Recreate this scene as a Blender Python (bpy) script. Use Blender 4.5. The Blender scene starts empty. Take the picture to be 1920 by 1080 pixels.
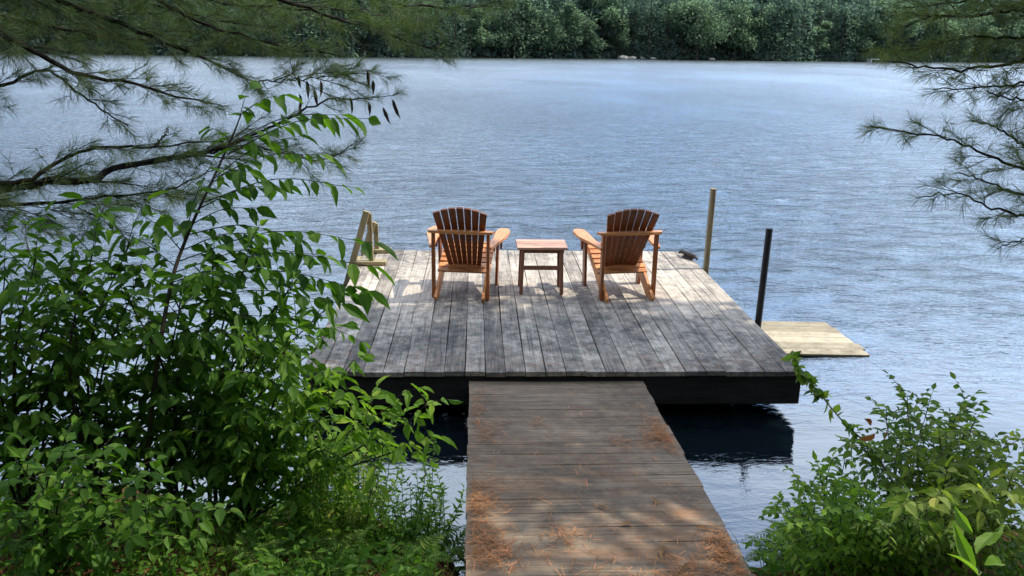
import bpy, math, random
import numpy as np
from mathutils import Vector

PI = math.pi
rs = np.random.RandomState(11)
random.seed(5)
scene = bpy.context.scene
COL = scene.collection

# ------------------------------------------------------------------ camera numbers
YAW, PIT, ROLL, FPX = .0468, .2901, .0174, 1549.5      # FPX: focal length for a 1920 wide picture
EYE = np.array([-.59, 0., 2.586])
FW = np.array([math.sin(YAW)*math.cos(PIT), math.cos(YAW)*math.cos(PIT), -math.sin(PIT)])
RT = np.array([math.cos(YAW), -math.sin(YAW), 0.])
UP = np.cross(RT, FW)
_c, _s = math.cos(ROLL), math.sin(ROLL)
RT, UP = _c*RT + _s*UP, -_s*RT + _c*UP
def at(px, py, d):
    """world point seen in direction px, py of the photograph, d metres in front of the viewer"""
    return EYE + (FW + RT*(px-960)/FPX - UP*(py-540)/FPX)*d

SUN_EL, SUN_AZ = math.radians(57), math.radians(83)     # azimuth clockwise from +y
SUN = np.array([math.cos(SUN_EL)*math.sin(SUN_AZ), math.cos(SUN_EL)*math.cos(SUN_AZ), math.sin(SUN_EL)])

# ------------------------------------------------------------------ mesh builder
def nrm(a):
    a = np.asarray(a, float)
    return a/np.maximum(np.linalg.norm(a, axis=-1, keepdims=True), 1e-9)

class MB:
    def __init__(self):
        self.v, self.f, self.r, self.n = [], {3: [], 4: []}, [], 0
        self.ng = []
    def add(self, V, tris=None, quads=None, rnd=0., ngons=None):
        V = np.asarray(V, float).reshape(-1, 3)
        self.v.append(V)
        self.r.append(np.broadcast_to(np.asarray(rnd, float), (len(V),)).copy())
        if tris is not None and len(tris): self.f[3].append(np.asarray(tris, int).reshape(-1, 3)+self.n)
        if quads is not None and len(quads): self.f[4].append(np.asarray(quads, int).reshape(-1, 4)+self.n)
        for g in ngons or []: self.ng.append([i+self.n for i in g])
        self.n += len(V)
    def box(self, x0, x1, y0, y1, z0, z1, rnd=0., M=None, b=0.):
        """box, optionally with its four long vertical... edges chamfered by b, M: 4x4 or function"""
        if b > 0:
            xs = [(x0+b, y0), (x1-b, y0), (x1, y0+b), (x1, y1-b), (x1-b, y1), (x0+b, y1), (x0, y1-b), (x0, y0+b)]
            def ring(z, s):
                return [(min(max(x, x0+s), x1-s), min(max(y, y0+s), y1-s), z) for x, y in xs]
            V = ring(z0, b*.8) + ring(z0+b*.8, 0) + ring(z1-b*.8, 0) + ring(z1, b*.8)
            q = [[k*8+i, k*8+(i+1) % 8, k*8+8+(i+1) % 8, k*8+8+i] for k in range(3) for i in range(8)]
            ng = [list(range(7, -1, -1)), list(range(24, 32))]
            V = np.array(V, float)
            if M is not None: V = M(V)
            self.add(V, quads=q, rnd=rnd, ngons=ng)
            return
        V = np.array([(x, y, z) for z in (z0, z1) for x, y in ((x0, y0), (x1, y0), (x1, y1), (x0, y1))], float)
        if M is not None: V = M(V)
        self.add(V, quads=[[0, 3, 2, 1], [4, 5, 6, 7], [0, 1, 5, 4], [1, 2, 6, 5], [2, 3, 7, 6], [3, 0, 4, 7]], rnd=rnd)
    def bar(self, a, b, w, h, side=(1, 0, 0), rnd=0., bev=.004):
        """rectangular bar from a to b; w is measured along side, h across it"""
        a, b = np.array(a, float), np.array(b, float)
        t = nrm(b-a); s = np.array(side, float); s = nrm(s-t*(s@t)); u = np.cross(t, s)
        L = np.linalg.norm(b-a)
        self.box(-w/2, w/2, -h/2, h/2, 0, L, rnd, lambda V: a + V[:, :1]*s + V[:, 1:2]*u + V[:, 2:]*t, bev)
    def tube(self, P, r, n=6, rnd=0., cap=True):
        P = np.asarray(P, float); k = len(P)
        r = np.broadcast_to(np.asarray(r, float), (k,))
        T = nrm(np.gradient(P, axis=0))
        ref = np.array([0, 0, 1.]) if abs(T[0][2]) < .9 else np.array([1., 0, 0])
        S = nrm(np.cross(T, ref)); U = np.cross(S, T)
        a = np.arange(n)*2*PI/n
        V = P[:, None]+(S[:, None]*np.cos(a)[None, :, None]+U[:, None]*np.sin(a)[None, :, None])*r[:, None, None]
        i = np.arange(k-1)[:, None]*n; j = np.arange(n)[None]
        q = np.stack([i+j, i+(j+1) % n, i+n+(j+1) % n, i+n+j], -1).reshape(-1, 4)
        self.add(V.reshape(-1, 3), quads=q, rnd=rnd, ngons=[list(range(n)), list(range((k-1)*n, k*n))[::-1]] if cap else None)
    def prism(self, outline, z0, z1, rnd=0., M=None):
        n = len(outline)
        V = np.array([(x, y, z0) for x, y in outline]+[(x, y, z1) for x, y in outline], float)
        if M is not None: V = M(V)
        self.add(V, quads=[[i, (i+1) % n, n+(i+1) % n, n+i] for i in range(n)],
                 ngons=[list(range(n))[::-1], list(range(n, 2*n))], rnd=rnd)
    def build(self, name, mat, parent=None, smooth=False):
        V = np.concatenate(self.v) if self.v else np.zeros((0, 3))
        if parent is not None and parent.parent is None: V = V-np.array(parent.location)
        elif parent is not None and parent.parent is not None: V = V-np.array(parent.parent.location)
        me = bpy.data.meshes.new(name)
        loops, starts, c = [], [], 0
        for k in (3, 4):
            if self.f[k]:
                F = np.concatenate(self.f[k]); loops.append(F.ravel()); starts.append(c+np.arange(len(F))*k); c += F.size
        for g in self.ng:
            loops.append(np.array(g)); starts.append(np.array([c])); c += len(g)
        loops = np.concatenate(loops); starts = np.concatenate(starts)
        me.vertices.add(len(V)); me.vertices.foreach_set('co', V.astype(np.float32).ravel())
        me.loops.add(len(loops)); me.loops.foreach_set('vertex_index', loops.astype(np.int32))
        me.polygons.add(len(starts)); me.polygons.foreach_set('loop_start', starts.astype(np.int32))
        me.polygons.foreach_set('use_smooth', np.full(len(starts), bool(smooth)))
        at_ = me.attributes.new('rnd', 'FLOAT', 'POINT'); at_.data.foreach_set('value', np.concatenate(self.r).astype(np.float32))
        me.update(calc_edges=True); me.validate()
        me.materials.append(mat)
        o = bpy.data.objects.new(name, me); COL.objects.link(o)
        if parent is not None: o.parent = parent
        return o

def tag(o, label=None, cat=None, group=None, kind=None):
    if label: o['label'] = label
    if cat: o['category'] = cat
    if group: o['group'] = group
    if kind: o['kind'] = kind
    return o
def thing(name, loc, label, cat, group=None, rz=0.):
    o = bpy.data.objects.new(name, None); COL.objects.link(o)
    o.location = [float(q) for q in loc]; o.rotation_euler = (0, 0, rz); o.empty_display_size = .2
    return tag(o, label, cat, group)

# ------------------------------------------------------------------ materials
def lin(r, g, b):
    f = lambda c: c/12.92 if c <= .04045 else ((c+.055)/1.055)**2.4
    return (f(r/255), f(g/255), f(b/255), 1)
def newmat(name):
    m = bpy.data.materials.new(name); m.use_nodes = True
    nt = m.node_tree; nt.nodes.clear()
    out = nt.nodes.new('ShaderNodeOutputMaterial')
    return m, nt, out
class N:
    """tiny node helper"""
    def __init__(s, nt): s.nt = nt
    def new(s, t, **kw):
        n = s.nt.nodes.new(t)
        for k, v in kw.items(): setattr(n, k, v)
        return n
    def link(s, a, b): s.nt.links.new(a, b)
    def sock(s, inp, v):
        if isinstance(v, bpy.types.NodeSocket): s.link(v, inp)
        elif v is not None: inp.default_value = v
    def noise(s, vec, scale, detail=4, rough=.55, dist=0.):
        n = s.new('ShaderNodeTexNoise'); s.sock(n.inputs['Vector'], vec)
        n.inputs['Scale'].default_value = scale; n.inputs['Detail'].default_value = detail
        n.inputs['Roughness'].default_value = rough; n.inputs['Distortion'].default_value = dist
        return n.outputs['Fac']
    def mapping(s, vec, scale=(1, 1, 1), rot=(0, 0, 0), loc=(0, 0, 0)):
        n = s.new('ShaderNodeMapping'); s.sock(n.inputs['Vector'], vec)
        n.inputs['Scale'].default_value = scale; n.inputs['Rotation'].default_value = rot; n.inputs['Location'].default_value = loc
        return n.outputs['Vector']
    def math(s, op, a, b=None, c=None, clamp=False):
        n = s.new('ShaderNodeMath', operation=op, use_clamp=clamp)
        s.sock(n.inputs[0], a)
        if b is not None: s.sock(n.inputs[1], b)
        if c is not None: s.sock(n.inputs[2], c)
        return n.outputs[0]
    def ramp(s, fac, stops, interp='LINEAR'):
        n = s.new('ShaderNodeValToRGB'); s.sock(n.inputs['Fac'], fac)
        e = n.color_ramp.elements; n.color_ramp.interpolation = interp
        while len(e) < len(stops): e.new(.5)
        for q, (p, c) in zip(e, stops):
            q.position = p; q.color = c if len(c) == 4 else (*c, 1)
        return n.outputs['Color']
    def mix(s, fac, a, b, mode='MIX'):
        n = s.new('ShaderNodeMix', data_type='RGBA', blend_type=mode)
        s.sock(n.inputs[0], fac); s.sock(n.inputs[6], a); s.sock(n.inputs[7], b)
        return n.outputs[2]
    def attr(s, name='rnd'):
        return s.new('ShaderNodeAttribute', attribute_name=name).outputs['Fac']
    def coord(s, which='Object'): return s.new('ShaderNodeTexCoord').outputs[which]
    def geo(s, which='Position'): return s.new('ShaderNodeNewGeometry').outputs[which]
    def sep(s, v):
        n = s.new('ShaderNodeSeparateXYZ'); s.sock(n.inputs[0], v); return n.outputs
    def comb(s, x, y, z):
        n = s.new('ShaderNodeCombineXYZ')
        for i, v in enumerate((x, y, z)): s.sock(n.inputs[i], v)
        return n.outputs[0]
    def bump(s, h, strength=.3, dist=.01, normal=None):
        n = s.new('ShaderNodeBump'); s.sock(n.inputs['Height'], h)
        n.inputs['Strength'].default_value = strength; n.inputs['Distance'].default_value = dist
        if normal is not None: s.link(normal, n.inputs['Normal'])
        return n.outputs['Normal']
    def bsdf(s, color, rough=.8, normal=None, spec=.3, **kw):
        n = s.new('ShaderNodeBsdfPrincipled'); s.sock(n.inputs['Base Color'], color)
        s.sock(n.inputs['Roughness'], rough); s.sock(n.inputs['Specular IOR Level'], spec)
        if normal is not None: s.link(normal, n.inputs['Normal'])
        for k, v in kw.items(): s.sock(n.inputs[k], v)
        return n.outputs[0]

def mat_leaf(name, c0, c1, trans=.45, rough=.55, spec=.2, tcol=None):
    """leaf: colours between c0 and c1 from leaf to leaf, light shines through"""
    m, nt, out = newmat(name); n = N(nt)
    r = n.attr()
    pat = n.noise(n.geo(), 9, 3)
    spot = n.math('MULTIPLY', n.math('SUBTRACT', n.noise(n.geo(), 45, 3, .6), .66), 14., clamp=True)
    f = n.math('ADD', n.math('MULTIPLY', r, .75), n.math('MULTIPLY', pat, .35), clamp=True)
    col = n.ramp(f, [(0, c0), (.80, c1), (1.0, tuple(min(1, q*k) for q, k in zip(c1[:3], (1.7, 1.25, 1.3))))])
    col = n.mix(n.math('MULTIPLY', spot, .55), col, (.10, .06, .02, 1))
    b = n.bsdf(col, rough, None, spec)
    t = n.new('ShaderNodeBsdfTranslucent')
    n.link(n.mix(1., col, tcol or (1.5, 1.7, .55, 1), 'MULTIPLY'), t.inputs['Color'])
    mx = n.new('ShaderNodeMixShader'); mx.inputs[0].default_value = trans
    n.link(b, mx.inputs[1]); n.link(t.outputs[0], mx.inputs[2]); n.link(mx.outputs[0], out.inputs[0])
    return m
def mat_simple(name, c0, c1, scale=6, stretch=(1, 1, 1), rough=.8, bump=.3, spec=.25, detail=6, bd=.004):
    m, nt, out = newmat(name); n = N(nt)
    v = n.mapping(n.coord(), stretch)
    f = n.noise(v, scale, detail, .6)
    f = n.math('ADD', n.math('MULTIPLY', f, .9), n.math('MULTIPLY', n.attr(), .35))
    col = n.ramp(f, [(.3, c0), (.85, c1)])
    n.link(n.bsdf(col, rough, n.bump(n.noise(v, scale*3, 4), bump, bd), spec), out.inputs[0])
    return m
def mat_boards(name, axis, cols, dirt, dirt_amt=.5, rough=.85, tint=None, rv=.30):
    """weathered boards whose grain runs along axis; 'rnd' sets each board's own tone"""
    m, nt, out = newmat(name); n = N(nt)
    P = n.coord(); r = n.attr()
    st = [14, 14, 14]; st[axis] = .9
    off = n.comb(n.math('MULTIPLY', r, 37.), n.math('MULTIPLY', r, 91.), 0.)
    va = n.new('ShaderNodeVectorMath', operation='ADD'); n.link(P, va.inputs[0]); n.link(off, va.inputs[1]); Pv = va.outputs[0]
    grain = n.noise(n.mapping(Pv, st), 3.2, 8, .68, .4)
    st2 = [60, 60, 60]; st2[axis] = 2.2
    fine = n.noise(n.mapping(Pv, st2), 2.4, 6, .7)
    blotch = n.noise(P, 2.2, 6, .7, .3)
    spots = n.noise(P, 11., 8, .75, .2)
    f = n.math('ADD', n.math('MULTIPLY', grain, .55), n.math('MULTIPLY', fine, .35))
    f = n.math('ADD', f, n.math('MULTIPLY', n.math('SUBTRACT', r, .5), rv))
    f = n.math('ADD', f, n.math('MULTIPLY', n.math('SUBTRACT', blotch, .5), .45))
    col = n.ramp(f, [(.22, cols[0]), (.48, cols[1]), (.72, cols[2])])
    st3 = [34, 34, 34]; st3[axis] = .55
    crack = n.math('MULTIPLY', n.math('SUBTRACT', n.noise(n.mapping(Pv, st3), 1.6, 5, .6, .25), .57), 9., clamp=True)
    col = n.mix(n.math('MULTIPLY', crack, .62), col, dirt)
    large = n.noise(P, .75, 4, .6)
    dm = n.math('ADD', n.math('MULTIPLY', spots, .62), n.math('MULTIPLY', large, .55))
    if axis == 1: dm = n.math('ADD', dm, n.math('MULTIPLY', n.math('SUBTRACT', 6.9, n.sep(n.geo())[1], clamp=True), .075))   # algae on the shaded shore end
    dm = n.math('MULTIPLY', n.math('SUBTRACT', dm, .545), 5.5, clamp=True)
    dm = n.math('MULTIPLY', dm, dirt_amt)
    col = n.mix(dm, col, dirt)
    if tint is not None:                                  # warm needle dust in patches
        tm = n.math('MULTIPLY', n.math('SUBTRACT', n.noise(n.mapping(P, (1, 2.2, 1)), 2.6, 6, .7), .47), 5., clamp=True)
        tm = n.math('MULTIPLY', tm, n.math('MULTIPLY', n.math('SUBTRACT', 5.0, n.sep(n.geo())[1]), .7, clamp=True))
        col = n.mix(n.math('MULTIPLY', tm, .5), col, tint)
    nb = n.bump(n.math('SUBTRACT', n.math('ADD', fine, n.math('MULTIPLY', grain, .8)), n.math('MULTIPLY', crack, .6)), .6, .006)
    n.link(n.bsdf(col, n.ramp(grain, [(.3, (.95,)*3), (.7, (rough-.08,)*3)]), nb, .25), out.inputs[0])
    return m

M = {}
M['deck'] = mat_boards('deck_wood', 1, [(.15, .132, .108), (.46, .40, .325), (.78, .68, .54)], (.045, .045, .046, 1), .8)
M['ramp'] = mat_boards('ramp_wood', 0, [(.088, .062, .042), (.235, .175, .118), (.41, .32, .215)], (.045, .038, .028, 1), .6, .88, (.32, .15, .065, 1), .08)
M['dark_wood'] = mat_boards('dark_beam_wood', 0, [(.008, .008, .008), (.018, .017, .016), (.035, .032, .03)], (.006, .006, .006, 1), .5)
M['float'] = mat_simple('float_plastic', (.006, .006, .007, 1), (.014, .014, .016, 1), 3, rough=.5)
def mat_wood(name, c, rough=.42, axis=2, sp=.4):
    m, nt, out = newmat(name); n = N(nt)
    r = n.attr(); P = n.coord()
    st = [9, 9, 9]
    if axis is not None: st[axis] = 1.2
    off = n.comb(n.math('MULTIPLY', r, 31.), n.math('MULTIPLY', r, 17.), n.math('MULTIPLY', r, 7.))
    va = n.new('ShaderNodeVectorMath', operation='ADD'); n.link(P, va.inputs[0]); n.link(off, va.inputs[1])
    g = n.noise(n.mapping(va.outputs[0], st), 4.5, 8, .65, .6)
    f = n.math('ADD', g, n.math('MULTIPLY', n.math('SUBTRACT', r, .5), .35))
    d = tuple(q*.45 for q in c); l = tuple(min(1, q*1.35) for q in c)
    col = n.ramp(f, [(.25, d), (.5, c), (.8, l)])
    wear = n.math('MULTIPLY', n.math('SUBTRACT', n.noise(P, 9, 6, .7), .58), 4, clamp=True)
    col = n.mix(n.math('MULTIPLY', wear, .35), col, (.42, .27, .17, 1))
    n.link(n.bsdf(col, rough, n.bump(g, .35, .003), sp), out.inputs[0])
    return m
M['chair'] = mat_wood('stained_wood_shade', (.24, .075, .022))  # dark copy of the stain: shade on the backs put into the colour
M['chair_sunlit_x'] = mat_wood('sunlit_stained_wood_across', (.66, .275, .095), axis=0)  # same stain painted brighter for the sunlit cross pieces
M['chair_sunlit_y'] = mat_wood('sunlit_stained_wood_along', (.64, .265, .090), axis=1)  # same stain painted brighter for the sunlit arms and rails
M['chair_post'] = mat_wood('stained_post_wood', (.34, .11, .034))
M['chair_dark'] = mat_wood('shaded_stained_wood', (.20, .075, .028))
M['table'] = mat_wood('side_table_wood', (.50, .29, .20), .6, 0)
M['table_leg'] = mat_wood('side_table_leg_wood', (.24, .11, .065), .6, 2)
M['yellow'] = mat_wood('treated_lumber', (.34, .28, .155), .75, 2, .2)
M['post'] = mat_wood('grey_green_post', (.30, .26, .17), .8, 2, .2)
M['pole'] = mat_simple('black_iron', (.010, .010, .011, 1), (.028, .026, .026, 1), 20, rough=.45, spec=.5)
M['cleat'] = mat_simple('rusty_iron', (.035, .028, .024, 1), (.10, .075, .055, 1), 30, rough=.7)
M['raft'] = mat_boards('raft_wood', 0, [(.24, .20, .13), (.50, .43, .30), (.66, .59, .45)], (.16, .135, .09, 1), .85, .7)
M['bark'] = mat_simple('pine_bark', (.018, .014, .011, 1), (.085, .066, .05, 1), 14, (1, 1, .35), .95, .9, .15, bd=.02)
M['twig'] = mat_simple('pine_twig', (.010, .008, .007, 1), (.034, .026, .020, 1), 30, rough=.95)
M['stem'] = mat_simple('green_brown_stem', (.022, .018, .012, 1), (.07, .06, .035, 1), 20, rough=.8)
M['grey_stem'] = mat_simple('grey_stem', (.09, .075, .065, 1), (.24, .21, .19, 1), 25, rough=.9)
M['reed'] = mat_simple('pale_green_stem', (.06, .08, .02, 1), (.16, .17, .06, 1), 25, rough=.8)
M['needle'] = mat_leaf('pine_needle', (.028, .056, .022, 1), (.098, .140, .056, 1), .38, .5, .3)
M['needle_r'] = mat_leaf('pine_needle_light', (.040, .072, .024, 1), (.140, .170, .050, 1), .38, .5, .3)
M['leaf_dark'] = mat_leaf('dark_leaf', (.026, .074, .010, 1), (.092, .195, .025, 1), .48)
M['leaf_mid'] = mat_leaf('mid_leaf', (.034, .096, .012, 1), (.108, .222, .028, 1), .48)
M['leaf_bright'] = mat_leaf('bright_leaf', (.065, .155, .018, 1), (.19, .32, .045, 1), .5)
M['leaf_yellow'] = mat_leaf('yellow_green_leaf', (.11, .17, .026, 1), (.26, .33, .07, 1), .48)
M['leaf_grey'] = mat_leaf('small_shrub_leaf', (.055, .120, .022, 1), (.19, .28, .065, 1), .48)
M['fern'] = mat_leaf('fern_frond', (.065, .14, .022, 1), (.19, .29, .06, 1), .4, .6)
M['dead'] = mat_leaf('dead_leaf', (.14, .07, .03, 1), (.30, .17, .075, 1), .25, .8, .1, (1.1, 1, .8, 1))
M['dead_dark'] = mat_leaf('dead_hanging_leaf', (.016, .011, .009, 1), (.05, .032, .024, 1), .15, .8, .1, (1, 1, 1, 1))
M['litter'] = mat_leaf('needle_litter', (.17, .070, .026, 1), (.50, .24, .10, 1), .1, .8, .1, (1, 1, 1, 1))
M['rock'] = mat_simple('shore_rock', (.13, .125, .11, 1), (.36, .34, .29, 1), 1.2, rough=.9)
M['far_dock'] = mat_simple('bleached_dock_boards', (.40, .40, .38, 1), (.62, .62, .60, 1), 2, rough=.8)

# ------------------------------------------------------------------ ground
def shore(x):
    ax = np.abs(x)
    s = 3.55 + .45*np.clip((-x-.62)/.15, 0, 1) + .3*np.clip((-x-.9)/.5, 0, 1) + .45*np.clip((x-.95)/.3, 0, 1) + .1*np.clip((x-1.4)/1.2, 0, 1) + .35*np.clip((x-2.6)/2, 0, 1)
    return s + .12*np.sin(x*1.7+.5) + .07*np.sin(x*4.1)
def far_shore(x): return 137 + .36*np.clip(x, -160, 190) + 3*np.sin(x*.07) + 1.2*np.sin(x*.31)
def hgt(x, y):
    x, y = np.asarray(x, float), np.asarray(y, float)
    s = shore(x)-y
    z = np.where(s > 0, 1.0*(1-np.exp(-np.maximum(s, 0)*.36)), -1.8*(1-np.exp(np.minimum(s, 0)*.45)))
    z = z + .045*np.sin(x*3.1+y*2.3)*np.sin(y*3.7-x)*np.exp(-np.abs(s)*.15)
    z = z + np.clip(-y-4, 0, 200)*.05
    t = y-far_shore(x)
    far = np.where(t > 0, .25*(1-np.exp(-np.maximum(t, 0)))+np.maximum(t-4, 0)*.20, -1.8*(1-np.exp(np.minimum(t, 0)*.2)))
    far = np.minimum(far, 14+2*np.sin(x*.02))
    return np.where(y > 60, far, z)
def grid(xs, ys, fz):
    X, Y = np.meshgrid(xs, ys); Z = fz(X, Y)
    nx, ny = len(xs), len(ys)
    i = np.arange(ny-1)[:, None]*nx; j = np.arange(nx-1)[None]
    q = np.stack([i+j, i+j+1, i+nx+j+1, i+nx+j], -1).reshape(-1, 4)
    return np.stack([X, Y, Z], -1).reshape(-1, 3), q
xs = np.r_[-900, -500, -300, np.arange(-200, -20, 6), np.arange(-20, -6, 1.), np.arange(-6, 6, .08), np.arange(6, 20, 1.), np.arange(20, 200, 6), 200, 300, 500, 900]
ys = np.r_[-300, -100, -50, np.arange(-24, -4, 1.), np.arange(-4, 7, .08), np.arange(7, 20, 1.), np.arange(20, 60, 5.), np.arange(60, 260, 2.5), 300, 400, 600, 1500]
mb = MB(); V, q = grid(xs, ys, hgt); mb.add(V, quads=q)
m, nt, out = newmat('forest_floor'); n = N(nt)
P = n.geo()
a = n.noise(P, 5, 8, .7); b = n.noise(n.mapping(P, (9, 30, 9), (0, 0, .5)), 4, 6, .7)
col = n.ramp(n.math('ADD', n.math('MULTIPLY', a, .6), n.math('MULTIPLY', b, .4)), [(.30, (.018, .012, .008)), (.5, (.075, .036, .017)), (.68, (.17, .080, .034))])
col = n.mix(n.math('GREATER_THAN', n.sep(P)[1], 60.), col, (.012, .02, .012, 1))
n.link(n.bsdf(col, .95, n.bump(n.math('ADD', a, b), .8, .03), .1), out.inputs[0])
tag(mb.build('ground', m, smooth=True), kind='structure')

# ------------------------------------------------------------------ water: real swell near the viewer, ripples in the shader
def swell(X, Y):
    amp = .0065*np.clip((Y-5.)/5., 0.05, 1)*np.exp(-np.maximum(Y-18, 0)/12)
    z = 0
    wr = np.random.RandomState(3)
    for k in range(26):
        lam = wr.uniform(.24, 1.3); th = wr.normal(-.1, .75); ph = wr.uniform(0, 6.28)
        kk = 2*PI/lam
        z = z + (lam/1.5)**1.0*np.sin(kk*(X*math.sin(th)+Y*math.cos(th))+ph)
    return amp*z*.42-.075                                # lake level, a little below the bank's zero
wx = np.r_[-900, -400, np.arange(-200, -30, 10), np.arange(-30, -9, .6), np.arange(-9, 9.5, .075), np.arange(9.6, 31, .6), np.arange(31, 200, 10), 200, 400, 900]
wy = np.r_[3.0, np.arange(3.1, 13, .065), np.arange(13, 24, .1), np.arange(24, 50, .22), np.arange(50, 120, 2.), 140, 170, 210, 260]
mb = MB(); V, q = grid(wx, wy, swell); mb.add(V, quads=q)
m, nt, out = newmat('lake_water'); n = N(nt)
P = n.geo(); S = n.sep(P)
calm = n.math('MULTIPLY', n.math('SUBTRACT', S[1], 5.2), .2, clamp=True)                  # sheltered water by the bank
calm = n.math('ADD', .045, n.math('MULTIPLY', calm, .9))
gust = n.ramp(n.noise(n.mapping(P, (.06, .03, 1)), 1.6, 4, .55, .4), [(.32, (.5,)*3), (.62, (1,)*3)])
w0 = n.noise(n.mapping(P, (.55, 1.5, 1), (0, 0, .10)), 1.1, 3, .5, .5)
w1 = n.noise(n.mapping(P, (1.3, 3.2, 1), (0, 0, .14)), 1.6, 4, .6, .4)
w2 = n.noise(n.mapping(P, (2.4, 5.0, 1), (0, 0, -.16)), 3.2, 4, .6, .3)
h = n.math('ADD', n.math('MULTIPLY', w0, .38), n.math('ADD', n.math('MULTIPLY', w1, .40), n.math('MULTIPLY', w2, .17)))
h = n.math('MULTIPLY', h, n.math('MULTIPLY', calm, gust))
nb = n.bump(h, 1., .34)
dist = n.math('DIVIDE', n.math('SUBTRACT', S[1], 4.), 60., clamp=True)
rough = n.ramp(dist, [(0, (.015,)*3), (.06, (.05,)*3), (.25, (.13,)*3), (1, (.21,)*3)])
fr = n.new('ShaderNodeFresnel'); fr.inputs['IOR'].default_value = 1.75; n.link(nb, fr.inputs['Normal'])
gl = n.new('ShaderNodeBsdfGlossy'); n.link(rough, gl.inputs['Roughness']); gl.inputs['Color'].default_value = (.90, .97, 1, 1); n.link(nb, gl.inputs['Normal'])
df = n.new('ShaderNodeBsdfDiffuse'); df.inputs['Color'].default_value = (.004, .009, .013, 1)
mx = n.new('ShaderNodeMixShader')
n.link(n.math('MULTIPLY', fr.outputs[0], 2.0, clamp=True), mx.inputs[0])
n.link(df.outputs[0], mx.inputs[1]); n.link(gl.outputs[0], mx.inputs[2]); n.link(mx.outputs[0], out.inputs[0])
tag(mb.build('water', m, smooth=True), kind='structure')

# ------------------------------------------------------------------ dock
DZ, DY0, DY1, DW = .30, 5.54, 9.14, 1.83
dock = thing('floating_dock', (0, DY0, 0), 'weathered grey plank swim dock floating on the lake at the end of the walkway', 'dock')
mb = MB(); nb_ = 25; pw = 2*DW/nb_
for i in range(nb_):
    x0 = -DW+i*pw; g = .0012+.0022*rs.rand(); dz = rs.uniform(-.003, .003)
    r_ = rs.rand(); s0 = rs.uniform(-.004, .008); tilt = rs.uniform(-.0015, .0015)
    nseg = 18; yy = np.linspace(DY0-s0, DY1+rs.uniform(-.01, .01), nseg)
    wob = .0025*np.sin(yy*2.1+i*1.7); zz = DZ+dz+.002*np.sin(yy*1.3+i)
    prof = [(x0+g, -.036), (x0+g, -.004), (x0+g+.002, 0), (x0+pw-g-.002, tilt), (x0+pw-g, -.004), (x0+pw-g, -.036)]
    V = np.array([[(x+w, y, z+dzp) for x, dzp in prof] for y, w, z in zip(yy, wob, zz)])
    k = len(prof); ii = np.arange(nseg-1)[:, None]*k; jj = np.arange(k)[None]
    qd = np.stack([ii+jj, ii+(jj+1) % k, ii+k+(jj+1) % k, ii+k+jj], -1).reshape(-1, 4)
    mb.add(V.reshape(-1, 3), quads=qd, ngons=[list(range(k))[::-1], list(range((nseg-1)*k, nseg*k))], rnd=r_)
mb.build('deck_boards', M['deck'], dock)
for y0, y1 in ((DY0+.012, DY0+.055), (DY1-.055, DY1-.012)):
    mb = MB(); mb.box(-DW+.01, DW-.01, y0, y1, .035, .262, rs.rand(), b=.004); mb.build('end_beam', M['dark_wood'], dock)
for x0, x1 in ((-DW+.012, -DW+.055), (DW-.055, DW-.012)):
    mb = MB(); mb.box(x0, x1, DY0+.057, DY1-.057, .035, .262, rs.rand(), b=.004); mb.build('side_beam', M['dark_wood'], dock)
for cx, cy in ((-1.05, DY0+.95), (1.05, DY0+.95), (-1.05, DY1-.75), (1.05, DY1-.75), (0, DY0+.95), (0, DY1-.75)):
    mb = MB(); mb.box(cx-.46, cx+.46, cy-.45, cy+.45, -.35, .24, 0, b=.04); mb.build('float_block', M['float'], dock)

# gangway
gang = thing('gangway', (0, 1.6, .45), 'brown weathered gangway of cross boards strewn with pine needles leading to the dock', 'walkway')
def rz(y): return .222+(5.52-y)*.058
mb = MB(); y = 1.55
while y < 5.50:
    w = .138
    x0, x1 = -.63+rs.uniform(-.006, .006), .635+rs.uniform(-.008, .008)
    a_ = rz(y)+rs.uniform(-.0006, .0006); b_ = rz(y+w)+rs.uniform(-.0006, .0006)
    nseg = 10; xx = np.linspace(x0, x1, nseg); zb = .002*np.sin(xx*4+y*9)
    prof = [(y, -.034, 0), (y, -.002, 0), (y+.0008, 0, 0), (y+w-.0016, 0, 1), (y+w-.0008, -.002, 1), (y+w-.0008, -.034, 1)]
    V = np.array([[(x, yy, (b_ if e else a_)+d+zq) for yy, d, e in prof] for x, zq in zip(xx, zb)])
    k = 6; ii = np.arange(nseg-1)[:, None]*k; jj = np.arange(k)[None]
    qd = np.stack([ii+jj, ii+k+jj, ii+k+(jj+1) % k, ii+(jj+1) % k], -1).reshape(-1, 4)
    mb.add(V.reshape(-1, 3), quads=qd, ngons=[list(range(k)), list(range((nseg-1)*k, nseg*k))[::-1]], rnd=rs.rand())
    y += w-.001+rs.uniform(.0, .002)
RY1 = y
mb.build('walk_boards', M['ramp'], gang)
for x in (-.56, .56):
    mb = MB(); mb.bar((x, 1.6, rz(1.6)-.105), (x, RY1-.03, rz(RY1-.03)-.105), .04, .135, rnd=rs.rand()); mb.build('stringer', M['dark_wood'], gang)

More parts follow.
